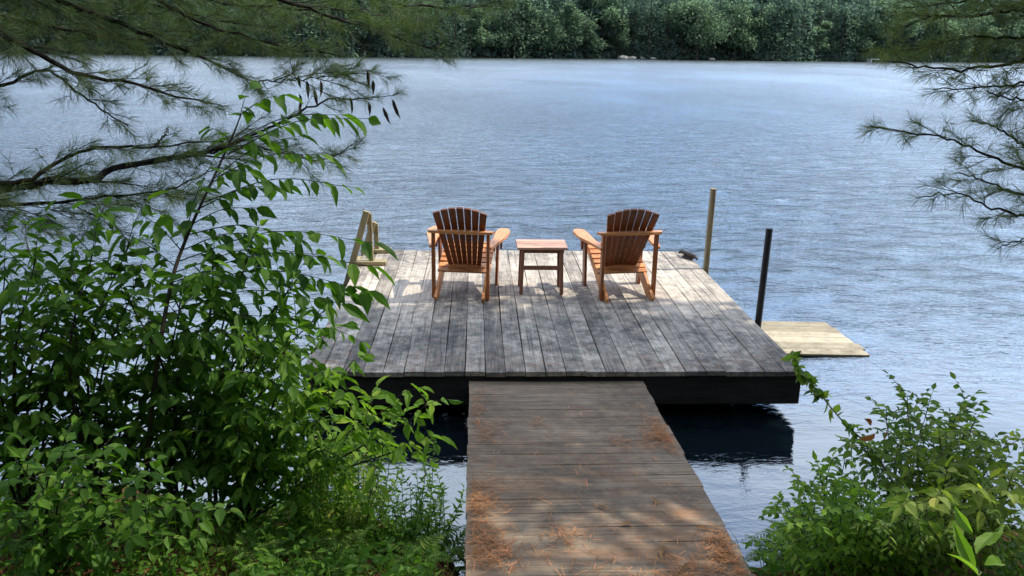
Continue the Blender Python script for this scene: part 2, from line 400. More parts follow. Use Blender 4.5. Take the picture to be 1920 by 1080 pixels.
# ------------------------------------------------------------------ chairs
def rotM(loc, rz_):
    c, s = math.cos(rz_), math.sin(rz_)
    return lambda V: np.stack([loc[0]+V[:, 0]*c-V[:, 1]*s, loc[1]+V[:, 0]*s+V[:, 1]*c, loc[2]+V[:, 2]], -1)
def make_chair(label):
    t = thing('adirondack_chair', (0, 0, 0), label, 'chair', 'wooden lounge chairs on the dock')
    # backrest: seven fanned slats
    mb = MB(); A0 = np.array([0, .03, .235]); A1 = np.array([0, -.315, .86])
    tv = nrm(A1-A0); Lb = np.linalg.norm(A1-A0); nv = np.cross((1, 0, 0), tv)     # nv faces front/up
    for i in range(7):
        u = (i-3)/3.
        top = Lb; tops = lambda q: Lb*(1.0-1.25*q*q); xb, xt = u*.130, u*.213
        wb, wt = .039, .0615
        cup = .018*u*u
        oz = [(xb-wb/2, 0), (xb+wb/2, 0), (xt+wt/2, tops(xt+wt/2)-.003), (xt+wt*.4, tops(xt+wt*.4)), (xt-wt*.4, tops(xt-wt*.4)), (xt-wt/2, tops(xt-wt/2)-.003)]
        f = lambda V: A0+V[:, :1]*np.array([1., 0, 0])+V[:, 1:2]*tv+(V[:, 2:]+cup)*nv
        mb.prism(oz, -.009, .009, rs.rand(), f)
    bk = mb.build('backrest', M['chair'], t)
    # curved rail behind the back, on the two rear posts
    mb = MB(); zr = .615
    oz = [(-.31, -.225), (-.29, -.285), (-.2, -.30), (.2, -.30), (.29, -.285), (.31, -.225), (.2, -.213), (-.2, -.213)]
    mb.prism(oz, zr, zr+.024, rs.rand()); mb.build('back_rail', M['chair_sunlit_x'], t)
    mb = MB(); mb.bar((-.2, .012, .228), (.2, .012, .228), .022, .06, (0, 1, 0), rs.rand()); mb.build('lower_back_rail', M['chair_sunlit_x'], t)
    for s in (-1, 1):
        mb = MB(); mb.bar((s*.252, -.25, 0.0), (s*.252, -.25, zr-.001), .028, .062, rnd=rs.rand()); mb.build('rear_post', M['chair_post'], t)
        # seat rail: deep board running from the front of the seat to the ground at the back
        mb = MB(); oz = [(.345, .375), (.36, .30), (.20, .235), (-.20, .0), (-.345, .0), (-.36, .035), (-.10, .20), (.05, .265)]
        f = lambda V, s=s: np.stack([s*.218+V[:, 2], V[:, 0], V[:, 1]], -1)
        mb.prism(oz, -.012, .012, rs.rand(), f); mb.build('seat_rail', M['chair_sunlit_y'], t)
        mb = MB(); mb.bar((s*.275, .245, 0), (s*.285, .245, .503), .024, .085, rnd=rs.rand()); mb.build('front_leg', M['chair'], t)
        # paddle shaped arm
        mb = MB(); oz = [(.245, -.275), (.285, -.275), (.325, -.10), (.385, .12), (.395, .30), (.365, .375), (.31, .385), (.27, .34), (.262, .20), (.262, .0), (.25, -.15)]
        oz = [(s*a_, b_) for a_, b_ in oz][::s]
        f = lambda V: np.stack([V[:, 0], V[:, 1], V[:, 2]+.055*(V[:, 1]-.3)], -1)
        mb.prism(oz, .506, .530, rs.rand(), f); mb.build('armrest', M['chair_sunlit_y'], t)
        mb = MB(); f = lambda V, s=s: np.stack([s*.316+V[:, 2], .255+V[:, 0], V[:, 1]], -1)
        mb.prism([(-.02, .36), (.05, .50), (-.04, .50)], -.01, .01, rs.rand(), f); mb.build('arm_bracket', M['chair'], t)
    mb = MB()                                                     # seat slats following the rails
    pts = [(.362, .33), (.345, .388), (.275, .372), (.205, .343), (.135, .312), (.065, .281), (-.005, .247), (-.06, .216)]
    for i, (yy, zz) in enumerate(pts):
        d = (0, .45, .2) if i > 1 else ((0, .2, -1) if i == 0 else (0, 1, -.02))
        dd = nrm(np.array(d, float)); up = np.cross((1, 0, 0), dd)
        c = np.array([0, yy, zz])
        f = lambda V: c+V[:, :1]*np.array([1., 0, 0])+V[:, 1:2]*dd+V[:, 2:]*up
        mb.box(-.245, .245, -.029, .029, -.009, .009, rs.rand(), f, b=.003)
    mb.build('seat', M['chair_sunlit_x'], t)
    return t
def place_copy(src, loc, rz_, label):
    c = src.copy(); COL.objects.link(c); c.location = loc; c.rotation_euler = (0, 0, rz_); c['label'] = label
    for ch in list(src.children):
        k = ch.copy(); COL.objects.link(k); k.parent = c
    return c
ch = make_chair('orange brown wooden slatted lounge chair left of the small table')
CZ = DZ+.004
c2 = place_copy(ch, (.79, 7.55, CZ), math.radians(8), 'orange brown wooden slatted lounge chair right of the small table')
ch.location = (-.685, 7.55, CZ); ch.rotation_euler = (0, 0, math.radians(-8))

# side table
tb = thing('side_table', (.035, 7.575, CZ), 'small square wooden side table standing between the two lounge chairs', 'table')
mb = MB()
for i in range(4):
    yy = -.165+i*.083; mb.box(-.235, .235, yy, yy+.079, .435, .458, rs.rand(), lambda V: V+np.array(tb.location), b=.003)
mb.build('tabletop', M['table'], tb)
o3 = np.array(tb.location)
for sx in (-1, 1):
    for sy in (-1, 1):
        mb = MB(); mb.bar(o3+(sx*.192, sy*.135, 0), o3+(sx*.180, sy*.125, .434), .032, .05, rnd=rs.rand()); mb.build('leg', M['table_leg'], tb)
for sy in (-1, 1):
    if sy < 0: mb = MB(); mb.bar(o3+(-.166, sy*.128, .255), o3+(.166, sy*.128, .255), .022, .04, (0, 1, 0), rs.rand()); mb.build('stretcher', M['table_leg'], tb)
    mb = MB(); mb.bar(o3+(-.205, sy*.118, .413), o3+(.205, sy*.118, .413), .02, .036, (0, 1, 0), rs.rand()); mb.build('apron', M['table_leg'], tb)

# ladder on the left edge
ld = thing('dock_ladder', (-1.80, 8.75, DZ), 'pale yellow wooden ladder with slanted rails on the left edge of the dock', 'ladder')
for yy, top in ((8.50, .58), (9.02, .36)):
    mb = MB(); mb.bar((-1.685, yy, DZ+.046), (-1.690, yy, DZ+top-.03), .05, .045, (1, 0, 0), .3); mb.build('upright', M['yellow'], ld)
    mb = MB(); mb.bar((-1.71, yy-.043, DZ+top), (-1.71-.30*(top+.85), yy-.043, -.55), .066, .036, (1, 0, .4), .7); mb.build('rail', M['yellow'], ld)
    mb = MB(); mb.box(-1.86, -1.53, yy-.06, yy+.06, DZ+.006, DZ+.044, .5, b=.004); mb.build('foot_board', M['yellow'], ld)
for k in range(4):
    zz = -.4+k*.22; xx = -1.71-.30*(.58+DZ-zz)
    mb = MB(); mb.box(xx-.05, xx+.05, 8.546, 8.974, zz-.014, zz+.014, rs.rand(), b=.003); mb.build('tread', M['yellow'], ld)

# posts, cleat, sunken float board
mb = MB(); mb.bar((1.862, 8.41, -.9), (1.876, 8.41, 1.16), .055, .055, rnd=.4, bev=.008)
tag(mb.build('mooring_post', M['post']), 'thin square weathered wooden post at the far right edge of the dock', 'post')
mb = MB(); P_ = np.linspace((1.875, 6.75, -.9), (1.90, 6.75, 1.105), 9); mb.tube(P_, .029, 16)
tag(mb.build('mooring_pole', M['pole'], smooth=False), 'round black iron pole at the right edge of the dock nearer the walkway', 'pole')
cl = thing('mooring_cleat', (1.76, 8.84, DZ), 'dark low mooring cleat at the far right corner of the dock', 'cleat')
def cpt(u, z): return np.array([1.715+.13*u, 8.98-.30*u, DZ+z])
mb = MB(); mb.tube([cpt(0, .030), cpt(.15, .052), cpt(.35, .048), cpt(.65, .048), cpt(.85, .050), cpt(1, .028)], [.012, .02, .026, .026, .02, .012], 10); mb.build('horn', M['cleat'], cl, True)
mb = MB(); mb.bar(cpt(.28, .012), cpt(.72, .012), .06, .02); mb.build('base', M['cleat'], cl)
raft = thing('float_board', (2.4, 7.0, 0), 'pale yellow board platform lying awash in the water beside the dock', 'platform')
mb = MB(); ol = [(1.84, 6.60), (2.90, 6.58), (2.98, 7.02), (2.95, 7.46), (1.84, 7.50)]
for i in range(6):
    y0 = 6.80+i*.151
    mb.box(1.86+rs.uniform(0, .02), 3.0+rs.uniform(-.03, .03)-.10*abs(i-1)/4, y0, y0+.149, .012, .034, rs.rand(), lambda V: V+np.stack([0*V[:, 0], 0*V[:, 0], -.075-.030*np.clip(V[:, 0]-2.3, 0, 1)], -1), b=.004)
mb.build('platform_boards', M['raft'], raft)
for yy in (6.95, 7.50):
    mb = MB(); mb.box(1.87, 2.6, yy-.04, yy+.04, -.18, -.075, .5, b=.004); mb.build('bearer', M['dark_wood'], raft)

# ------------------------------------------------------------------ foliage makers
LEAF_U = np.array([0, .2, .45, .72, 1.])
def leaves(mb, P, A, L, W, up=None, hw=(.35, .5, .30), fold=.10, curl=.22, rnd=None, roll=.5):
    """many leaves: base points P, axes A, lengths L, full widths W"""
    P = np.asarray(P, float); A = nrm(A); n_ = len(P)
    if n_ == 0: return
    L = np.broadcast_to(np.asarray(L, float), (n_,)); W = np.broadcast_to(np.asarray(W, float), (n_,))
    up = np.tile([0, 0, 1.], (n_, 1)) if up is None else np.asarray(up, float)
    up = nrm(up+rs.normal(0, roll, (n_, 3)))
    S = nrm(np.cross(A, up)); Nn = np.cross(S, A)
    cu = curl*rs.uniform(.2, 1.6, n_)
    T = []
    def pt(u, v, w): return P+A*(u*L)[:, None]+S*(v*W)[:, None]+Nn*((w-cu*u*u)*L)[:, None]
    T.append(pt(0, 0, 0))
    for u, h in zip(LEAF_U[1:4], hw):
        T += [pt(u, -h, fold), pt(u, 0, 0), pt(u, h, fold)]
    T.append(pt(1, 0, 0))
    V = np.stack(T, 1)
    tri = np.array([[0, 2, 1], [0, 3, 2], [7, 8, 10], [8, 9, 10]])
    qd = np.array([[1, 2, 5, 4], [2, 3, 6, 5], [4, 5, 8, 7], [5, 6, 9, 8]])
    base = np.arange(n_)[:, None, None]*11
    r_ = rs.rand(n_) if rnd is None else np.clip(rnd, 0, 1)
    mb.add(V.reshape(-1, 3), (tri[None]+base).reshape(-1, 3), (qd[None]+base).reshape(-1, 4), np.repeat(r_, 11))
def needles(mb, P, A, m, L, w, spread=(.25, 1.2), droop=.10, back=.03, bias=0.):
    P, A = np.asarray(P, float), nrm(A); k = len(P)
    if k == 0: return
    ref = np.where(np.abs(A[:, 2:]) < .9, np.array([[0, 0, 1.]]), np.array([[1., 0, 0]]))
    S = nrm(np.cross(A, ref)); U = np.cross(S, A)
    th = rs.uniform(*spread, (k, m)); ph = rs.uniform(0, 2*PI, (k, m))
    D = A[:, None]*np.cos(th)[..., None]+(S[:, None]*np.cos(ph)[..., None]+U[:, None]*np.sin(ph)[..., None])*np.sin(th)[..., None]
    D = D.reshape(-1, 3)
    Q = (P[:, None]-A[:, None]*rs.uniform(0, back, (k, m, 1))).reshape(-1, 3)
    n_ = len(Q); Ls = L*rs.uniform(.7, 1.2, n_)[:, None]
    sd = nrm(np.cross(D, rs.normal(0, 1, (n_, 3))))*w/2
    g = np.array([0, 0, -1.])*Ls*droop
    mid = Q+D*Ls*.55+g*.3; tip = Q+D*Ls+g
    V = np.stack([Q-sd*.7, Q+sd*.7, mid-sd, mid+sd, tip], 1)
    b = np.arange(n_)[:, None]*5
    r_ = np.repeat(np.clip(np.repeat(rs.rand(k), m)*.7+rs.rand(n_)*.3+bias, 0, 1), 5)
    mb.add(V.reshape(-1, 3), np.array([[2, 3, 4]])+b, np.array([[0, 1, 3, 2]])+b, r_)
def curve(pts, n_=12):
    """Catmull-Rom through pts"""
    P = np.asarray(pts, float)
    if len(P) == 2: return P[0]+(P[1]-P[0])*np.linspace(0, 1, n_)[:, None]
    Q = np.vstack([2*P[0]-P[1], P, 2*P[-1]-P[-2]]); outp = []
    seg = len(P)-1; per = max(2, n_//seg)
    for i in range(seg):
        p0, p1, p2, p3 = Q[i:i+4]
        for t in np.linspace(0, 1, per, endpoint=False):
            outp.append(.5*((2*p1)+(-p0+p2)*t+(2*p0-5*p1+4*p2-p3)*t*t+(-p0+3*p1-3*p2+p3)*t**3))
    outp.append(P[-1]); return np.array(outp)
def along(C, t):
    """point and tangent at fraction t of polyline C"""
    d = np.r_[0, np.cumsum(np.linalg.norm(np.diff(C, axis=0), axis=1))]; s = t*d[-1]
    i = min(max(np.searchsorted(d, s)-1, 0), len(C)-2)
    f = (s-d[i])/max(d[i+1]-d[i], 1e-9)
    return C[i]+(C[i+1]-C[i])*f, nrm(C[i+1]-C[i]), d[-1]

def bough(wood, tufts, pts, r0, r1, sec_len=.5, sec_gap=.10, ter_gap=.042, ter_len=.16, t0=.1, lift=.0, spread=(.6, 1.1), taper=.65, keep=1., every=1, dens=.80):
    """a pine limb: side branches in a loose flat spray, twigs on them, tufts of needles on the twigs"""
    C = curve(pts, 34); C[1:-1] += rs.normal(0, .006, C[1:-1].shape)
    wood.tube(C, np.linspace(r0, r1, len(C))**1., 6)
    L = along(C, 0)[2]; s = L*t0; side = 1; sec_gap = sec_gap*dens
    while s < L*.985:
        t = s/L; p, T, _ = along(C, t); S = nrm(np.cross(T, (0, 0, 1.)))
        a = rs.uniform(*spread); side = -side
        d = nrm(T*math.cos(a)+S*side*math.sin(a)+np.array([0, 0, rs.normal(lift, .22)]))
        l2 = sec_len*(1-taper*t)*rs.uniform(.45, 1.15)
        bend = T*.25*l2+np.array([0, 0, rs.normal(-.05, .10)*l2])
        B = curve([p, p+d*l2*.5+bend*.2, p+d*l2+bend], 6)
        wood.tube(B, np.linspace(max(r1*.8, .0042*(1-.5*t)), .0014, len(B)), 4, cap=False)
        u = .18; sd = 1
        while u < 1:
            if rs.rand() < keep:
                q_, T2, _ = along(B, u); S2 = nrm(np.cross(T2, (0, 0, 1.)))
                a2 = rs.uniform(.5, 1.0); sd = -sd
                d2 = nrm(T2*math.cos(a2)+S2*sd*math.sin(a2)+rs.normal(0, .25, 3))
                l3 = ter_len*(1-.55*u)*rs.uniform(.5, 1.2)
                e = q_+d2*l3+np.array([0, 0, rs.normal(.0, .12)*l3])
                wood.tube(np.array([q_, (q_+e)/2+rs.normal(0, .004, 3), e]), [.0018, .0015, .0012], 3, cap=False)
                for w in ((.55, 1.) if every == 1 else (1.,)): tufts.append((q_+(e-q_)*w, d2))
            u += ter_gap/max(l2, .05)
        tufts.append((B[-1], nrm(B[-1]-B[-2])))
        s += sec_gap*rs.uniform(.6, 1.4)
    tufts.append((C[-1], nrm(C[-1]-C[-2])))

# ------------------------------------------------------------------ left pine
def pine_trunk(x, y, h, r, tilt=(0, 0)):
    z0 = float(hgt(x, y)); k = 22; t = np.linspace(0, 1, k)
    P = np.stack([x+tilt[0]*t+.05*np.sin(t*9), y+tilt[1]*t+.05*np.cos(t*7), z0-.25+t*h], -1)
    rr = r*(1-t*.85)*(1+.55*np.exp(-t*22))
    mb = MB(); mb.tube(P, rr, 14); return mb, P
def trunk_pt(P, z):
    i = int(np.argmin(np.abs(P[:, 2]-z))); return P[i]
def px(pts, d):
    d = np.linspace(d[0], d[1], len(pts)) if isinstance(d, tuple) else [d]*len(pts)
    return [at(a_, b_, q_) for (a_, b_), q_ in zip(pts, d)]

pineL = thing('pine_tree', (-5.0, 3.7, float(hgt(-5.0, 3.7))), 'dark pine whose needled limbs hang over the water from the left', 'tree')
tr, TP = pine_trunk(-5.0, 3.7, 11, .21, (.3, .3)); tr.build('trunk', M['bark'], pineL, True)
wood, tf = MB(), []
def limbL(pts, d, r0, r1, z, **kw):
    p = px(pts, d); a = trunk_pt(TP, z)
    bough(wood, tf, [a, p[0]+nrm(p[0]-p[1])*.45+np.array([0, 0, .03])]+p, r0, r1, **kw)
limbL([(0, -30), (117, 2), (258, 58), (375, 108), (480, 155)], (4.2, 5.0), .030, .004, 3.3, t0=.30, sec_len=.55, sec_gap=.085)
limbL([(0, 29), (50, 44), (125, 54), (230, 74), (330, 70)], (4.6, 5.2), .022, .004, 3.1, t0=.35, sec_len=.5, sec_gap=.085)
limbL([(0, 62), (75, 100), (158, 142), (250, 158), (350, 185), (420, 200)], (4.1, 4.7), .024, .003, 2.9, t0=.35, sec_len=.48, sec_gap=.085)
limbL([(0, 160), (80, 130), (130, 160), (190, 205), (240, 235)], (4.4, 4.6), .014, .003, 2.6, t0=.45, sec_len=.35, sec_gap=.11)
limbL([(200, -60), (330, 20), (430, 60), (540, 90), (640, 105)], (4.6, 5.4), .020, .004, 3.7, t0=.40, dens=1.0, sec_len=.5, sec_gap=.085)
limbL([(300, -70), (480, -20), (600, 25), (720, 60), (835, 100)], (4.5, 5.6), .022, .004, 3.9, t0=.42, dens=1.0, sec_len=.55, sec_gap=.075)
limbL([(400, -90), (600, -40), (720, 0), (830, 15), (925, 12)], (4.4, 5.4), .020, .004, 4.0, t0=.45, dens=1.0, sec_len=.55, sec_gap=.075)
limbL([(300, -40), (420, 5), (560, 15), (700, 25), (820, 55)], (4.9, 5.6), .020, .004, 3.9, t0=.4, dens=1.0, sec_len=.5, sec_gap=.08)
limbL([(0, -60), (150, -30), (300, 10), (420, 40), (520, 50)], (4.9, 5.4), .020, .004, 3.7, t0=.4, dens=1.0, sec_len=.5, sec_gap=.09)
limbL([(-20, 358), (67, 344), (167, 337), (233, 312), (375, 287), (458, 258)], (4.3, 5.0), .034, .010, 1.95, t0=.40, sec_len=.42, sec_gap=.10, taper=.3)
limbL([(-20, 385), (90, 380), (200, 370), (320, 355), (400, 320)], (4.5, 4.8), .016, .003, 1.85, t0=.42, sec_len=.42, sec_gap=.075, lift=-.25, taper=.3)
limbL([(-20, 345), (60, 335), (125, 292), (208, 275), (292, 273), (420, 265)], (4.3, 4.7), .018, .004, 2.0, t0=.55, sec_len=.32, sec_gap=.12)
bough(wood, tf, px([(375, 287), (470, 275), (540, 285), (600, 300), (640, 285)], (4.9, 5.3)), .008, .003, t0=.1, sec_len=.34, sec_gap=.08)
dead = px([(440, 264), (520, 232), (604, 192), (660, 186), (700, 184), (742, 178)], (4.95, 5.5))
bough(wood, tf, dead, .009, .002, sec_len=.22, sec_gap=.13, ter_gap=.12, ter_len=.08, t0=.1, keep=.3)
bough(wood, tf, px([(480, 155), (560, 150), (640, 140), (700, 130)], (5.0, 5.5)), .005, .002, sec_len=.32, sec_gap=.07, t0=.05)
bough(wood, tf, px([(292, 273), (305, 258), (317, 240)], 4.7), .006, .003, sec_len=.1, sec_gap=.3, ter_gap=.3, keep=.2)
wood.build('branches', M['twig'], pineL, True)
mb = MB(); tP = np.array([a_ for a_, _ in tf]); tA = np.array([b_ for _, b_ in tf])
needles(mb, tP, tA, 22, .085, .0017)
mb.build('needles', M['needle'], pineL)
print('left pine tufts', len(tf))
mb = MB(); DP = px([(718, 200), (735, 185), (742, 195), (690, 190), (655, 180), (590, 165), (575, 150), (560, 175), (600, 150), (560, 195), (690, 130), (700, 150), (560, 140)], 5.3)
leaves(mb, DP, np.tile([0.15, 0, -1.], (len(DP), 1))+rs.normal(0, .15, (len(DP), 3)), rs.uniform(.07, .13, len(DP)), .025, up=np.tile([0, 1., 0], (len(DP), 1)))
mb.build('dead_leaves', M['dead_dark'], pineL)

# ------------------------------------------------------------------ right pine: hanging boughs in view, crown above shades the dock
pineR = thing('pine_tree', (4.7, 3.2, float(hgt(4.7, 3.2))), 'taller pine whose lighter green boughs reach in from the right', 'tree')
tr, TR = pine_trunk(4.7, 3.2, 14, .24, (-.2, .3)); tr.build('trunk', M['bark'], pineR, True)
wood, tf, cf = MB(), [], []
def limbR(pts, d, r0, r1, z, **kw):
    p = px(pts, d); a = trunk_pt(TR, z)
    bough(wood, tf, [a, p[0]+nrm(p[0]-p[1])*.45+np.array([0, 0, .03])]+p, r0, r1, **kw)
limbR([(1960, 100), (1890, 118), (1800, 132), (1720, 125), (1650, 112)], (4.0, 4.3), .014, .003, 2.9, t0=.55, sec_len=.34, sec_gap=.10)
limbR([(1960, 335), (1900, 310), (1820, 275), (1740, 252), (1630, 236)], (3.9, 4.2), .012, .003, 2.5, t0=.58, sec_len=.34, sec_gap=.11)
limbR([(1960, 405), (1900, 400), (1850, 385), (1790, 362), (1718, 372)], (3.8, 4.0), .010, .0025, 2.3, t0=.62, sec_len=.26, sec_gap=.10)
limbR([(1960, 25), (1900, 20), (1830, 30), (1750, 32), (1690, 50)], (4.2, 4.6), .014, .003, 3.1, t0=.5, sec_len=.45, sec_gap=.08)
limbR([(1970, 60), (1900, 72), (1820, 70), (1740, 85), (1680, 90)], (4.4, 4.8), .014, .003, 3.0, t0=.5, sec_len=.42, sec_gap=.08)
limbR([(1960, 200), (1920, 190), (1880, 180), (1850, 170)], (4.0, 4.2), .010, .003, 2.7, t0=.6, sec_len=.25, sec_gap=.12)
limbR([(1960, 440), (1930, 445), (1900, 452), (1870, 466)], (3.9, 3.9), .006, .002, 2.2, t0=.8, sec_len=.12, sec_gap=.12)
limbR([(1960, 290), (1910, 268), (1870, 240), (1820, 225)], (4.2, 4.4), .010, .003, 2.6, t0=.6, sec_len=.30, sec_gap=.09)
limbR([(1960, 375), (1900, 360), (1840, 335), (1790, 325)], (4.1, 4.3), .010, .003, 2.4, t0=.6, sec_len=.28, sec_gap=.09)
limbR([(1960, 150), (1890, 160), (1810, 165), (1750, 168)], (4.2, 4.4), .010, .003, 2.8, t0=.6, sec_len=.30, sec_gap=.09)
limbR([(1960, -30), (1880, -20), (1780, 5), (1680, 15)], (4.2, 4.8), .014, .003, 3.3, t0=.5, sec_len=.42, sec_gap=.08)
CROWN = 1
# crown limbs: each reaches out to one clump
cw = MB()
def clump(T, s, size=1.):
    c = np.array(T)+SUN*s+rs.normal(0, .12, 3)
    z = min(max(c[2]-.6-rs.rand(), 2.8), 12); a = trunk_pt(TR, z)
    o = nrm((c-a)*np.array([1, 1, .25])); e = c+o*.55*size
    bough(cw, cf, [a, a*.5+c*.5+np.array([0, 0, .15]), c-o*.5*size, e], .030, .006, sec_len=.75*size, sec_gap=.10, dens=.9, ter_gap=.09, ter_len=.2, t0=.62, every=2, taper=.5)
for yy, xr in ((6.95, (-1.7, 1.6)), (6.4, (-1.8, 1.8)), (5.85, (-1.9, 1.8)), (5.2, (-1.2, 1.9)), (4.6, (-.6, 1.2)), (4.0, (-.5, .3)), (3.3, (-.4, -.3))):
    for xx in np.r_[np.arange(xr[0], xr[1]+.1, .48), np.arange(xr[0]+.2, xr[1], .6) if yy > 5.5 else []]:
        if rs.rand() < .96: clump((xx+rs.uniform(-.15, .15), yy-.36+rs.uniform(-.12, .12), .25), rs.uniform(5.6, 9.))
for xx, yy in ((-3.6, 3.6), (-3.1, 4.0), (-3.4, 3.0), (2.8, 3.8)):
    clump((xx, yy, 1.), rs.uniform(6.5, 9.5), 1.15)
wood.build('branches', M['twig'], pineR, True); cw.build('crown_limbs', M['bark'], pineR, True)
mb = MB(); needles(mb, [a_ for a_, _ in tf], [b_ for _, b_ in tf], 22, .08, .0017); mb.build('needles', M['needle_r'], pineR)
mb = MB(); needles(mb, [a_ for a_, _ in cf], [b_ for _, b_ in cf], 34, .13, .012, (.3, 1.4)); mb.build('crown', M['needle'], pineR)
print('right pine tufts', len(tf), 'crown', len(cf))

# ------------------------------------------------------------------ shrubs
def ground_pt(pxx, pyy, d0=2., d1=6.):
    for d in np.linspace(d0, d1, 160):
        p = at(pxx, pyy, d)
        if p[2] <= hgt(p[0], p[1]): return np.array([p[0], p[1], float(hgt(p[0], p[1]))])
    p = at(pxx, pyy, d1); return np.array([p[0], p[1], float(hgt(p[0], p[1]))])
def spray(st, fo, a, b, gap, L, W, sag=.12, r=.0028, hang=.75, hw=(.35, .5, .30), tip=True, rb=None, start=.12, curl=.22):
    """a leafy twig from a to b with paired hanging leaves"""
    a, b = np.array(a), np.array(b); l = np.linalg.norm(b-a)
    C = curve([a, (a+b)/2+np.array([0, 0, sag*l]), b], 8)
    st.tube(C, np.linspace(r, r*.4, len(C)), 4, cap=False)
    P, A = [], []; s = start*l; side = 1
    while s < l*.98:
        p, T, _ = along(C, s/l); S = nrm(np.cross(T, (0, 0, 1.))); side = -side
        P.append(p); A.append(nrm(T*.55+S*side*rs.uniform(.5, 1.)+np.array([0, 0, -hang*rs.uniform(.4, 1.3)])))
        s += gap*rs.uniform(.7, 1.3)
    if tip: P.append(C[-1]); A.append(nrm(C[-1]-C[-2])+np.array([0, 0, -hang*.5]))
    n_ = len(P)
    if n_: leaves(fo, P, A, L*rs.uniform(.45, 1.2, n_), W*rs.uniform(.55, 1.15, n_), hw=hw, rnd=None if rb is None else rs.uniform(*rb, n_), curl=curl)
def shrub(name, label, cat, base, tips, leafmat, stemmat='stem', L=.10, W=.045, gap=.05, sl=.32, sprays=9, r0=.009, t0=.25, hang=.7, hw=(.35, .5, .30), group=None, arch=.1, updir=.15, extra=None, curl=.22, rise=None):
    """stems from one base to the given tips, leafy twigs all round each stem"""
    b = np.array(base, float); b[2] = float(hgt(b[0], b[1]))
    root = thing(name, b, label, cat, group); st, fo = MB(), MB()
    for tp in tips:
        tp = np.array(tp); l = np.linalg.norm(tp-b)
        out = tp-b; mid = b+out*.5+np.array([0, 0, arch*l])-nrm(out*np.array([1, 1, 0]))*arch*l*.6
        C = curve([b-np.array([0, 0, .05])+rs.normal(0, .015, 3)*np.array([1, 1, 0]), mid+rs.normal(0, .03, 3), tp], 12)
        st.tube(C, np.linspace(r0, r0*.25, len(C)), 5, cap=False)
        ph = rs.rand()*6
        for k in range(sprays):
            t = t0+(1-t0)*(k+rs.rand()*.8)/sprays; t = min(t, 1)
            p, T, _ = along(C, t); ph += 2.4
            S = nrm(np.cross(T, (.3, 1, .2))); U = np.cross(S, T)
            d = nrm(S*math.cos(ph)+U*math.sin(ph)+T*.55+np.array([0, 0, updir]))
            ll = sl*rs.uniform(.55, 1.15)*(1.1-.5*t)
            spray(st, fo, p, p+d*ll, gap, L, W, hang=hang, hw=hw, r=.0022, curl=curl)
        spray(st, fo, C[-2], C[-1]+nrm(C[-1]-C[-2])*sl*.4, gap, L, W, hang=hang, hw=hw, r=.0022, curl=curl)
    if extra: extra(st, fo)
    st.build('stem', M[stemmat], root, True); fo.build('foliage', M[leafmat], root)
    return root
G_L = None
# tall sapling with long sprays of hanging leaves
b0 = ground_pt(262, 1010)
root = thing('sapling', b0, 'tallest leafy sapling on the left, its leaf sprays reaching out over the water', 'sapling')
st, fo = MB(), MB()
SP = [b0-np.array([0, 0, .05])]+px([(285, 760), (318, 545), (352, 440), (395, 345), (432, 265), (452, 215)], (3.75, 3.95))
C = curve(SP, 24); st.tube(C, np.linspace(.012, .003, len(C)), 6, cap=False)
for a_, b_, d in (((452, 215), (530, 178), 3.95), ((448, 225), (468, 168), 3.9), ((432, 265), (395, 240), 3.9), ((425, 290), (690, 222), 3.8), ((430, 270), (640, 215), 4.1),
                  ((400, 335), (600, 290), 3.8), ((405, 330), (560, 255), 3.95), ((395, 345), (470, 320), 3.7), ((380, 380), (665, 352), 3.7), ((375, 390), (540, 350), 4.0),
                  ((360, 420), (480, 390), 3.8), ((352, 440), (300, 400), 3.9), ((352, 440), (560, 450), 3.7), ((335, 490), (700, 455), 3.65), ((340, 470), (500, 440), 3.9),
                  ((330, 510), (610, 480), 3.8), ((322, 530), (700, 500), 3.6), ((318, 545), (690, 545), 3.65), ((315, 560), (560, 530), 3.9), ((310, 590), (640, 570), 3.6),
                  ((330, 500), (200, 430), 3.8), ((320, 540), (180, 500), 3.9), ((345, 450), (400, 300), 3.7), ((300, 640), (560, 600), 3.7), ((300, 650), (480, 640), 3.5), ((305, 610), (150, 570), 3.7),
                  ((295, 680), (420, 700), 3.6), ((300, 660), (130, 640), 3.8), ((340, 470), (260, 400), 3.7), ((318, 545), (420, 520), 3.5)):
    spray(st, fo, at(*a_, 3.85), at(*b_, d), .052, .125, .058, sag=.10, hang=.8)
st.build('stem', M['stem'], root, True); fo.build('foliage', M['leaf_dark'], root)
shrub('shrub', 'dense dark green shrub at the far left edge of the bank', 'shrub', ground_pt(60, 1020), px([(10, 500), (70, 470), (140, 490), (30, 640), (200, 520), (-20, 700), (120, 640), (-60, 560)], (3.6, 4.1)), 'leaf_dark', L=.105, W=.046, gap=.045, sl=.42, sprays=16, updir=.0)
shrub('shrub', 'dark green shrub round the foot of the tall sapling', 'shrub', ground_pt(330, 1000), px([(240, 560), (340, 560), (440, 560), (420, 700), (520, 640), (230, 760), (330, 760), (480, 760)], (3.5, 4.1)), 'leaf_dark', L=.098, W=.044, gap=.045, sl=.40, sprays=15, updir=.0)
shrub('shrub', 'mid green shrub between the tall sapling and the bright leaning one', 'shrub', ground_pt(450, 1010), px([(500, 640), (540, 690), (450, 800), (560, 780), (380, 840), (520, 860)], (3.5, 4.0)), 'leaf_mid', L=.09, W=.042, gap=.045, sl=.34, sprays=14)
shrub('shrub', 'dark green shrub filling the bank between the far left shrub and the tall sapling', 'shrub', ground_pt(200, 1010), px([(180, 450), (250, 440), (140, 560), (260, 520), (200, 620), (90, 560), (280, 600), (120, 700), (220, 720), (50, 460)], (3.6, 4.2)), 'leaf_dark', L=.10, W=.045, gap=.045, sl=.40, sprays=13, updir=.0)
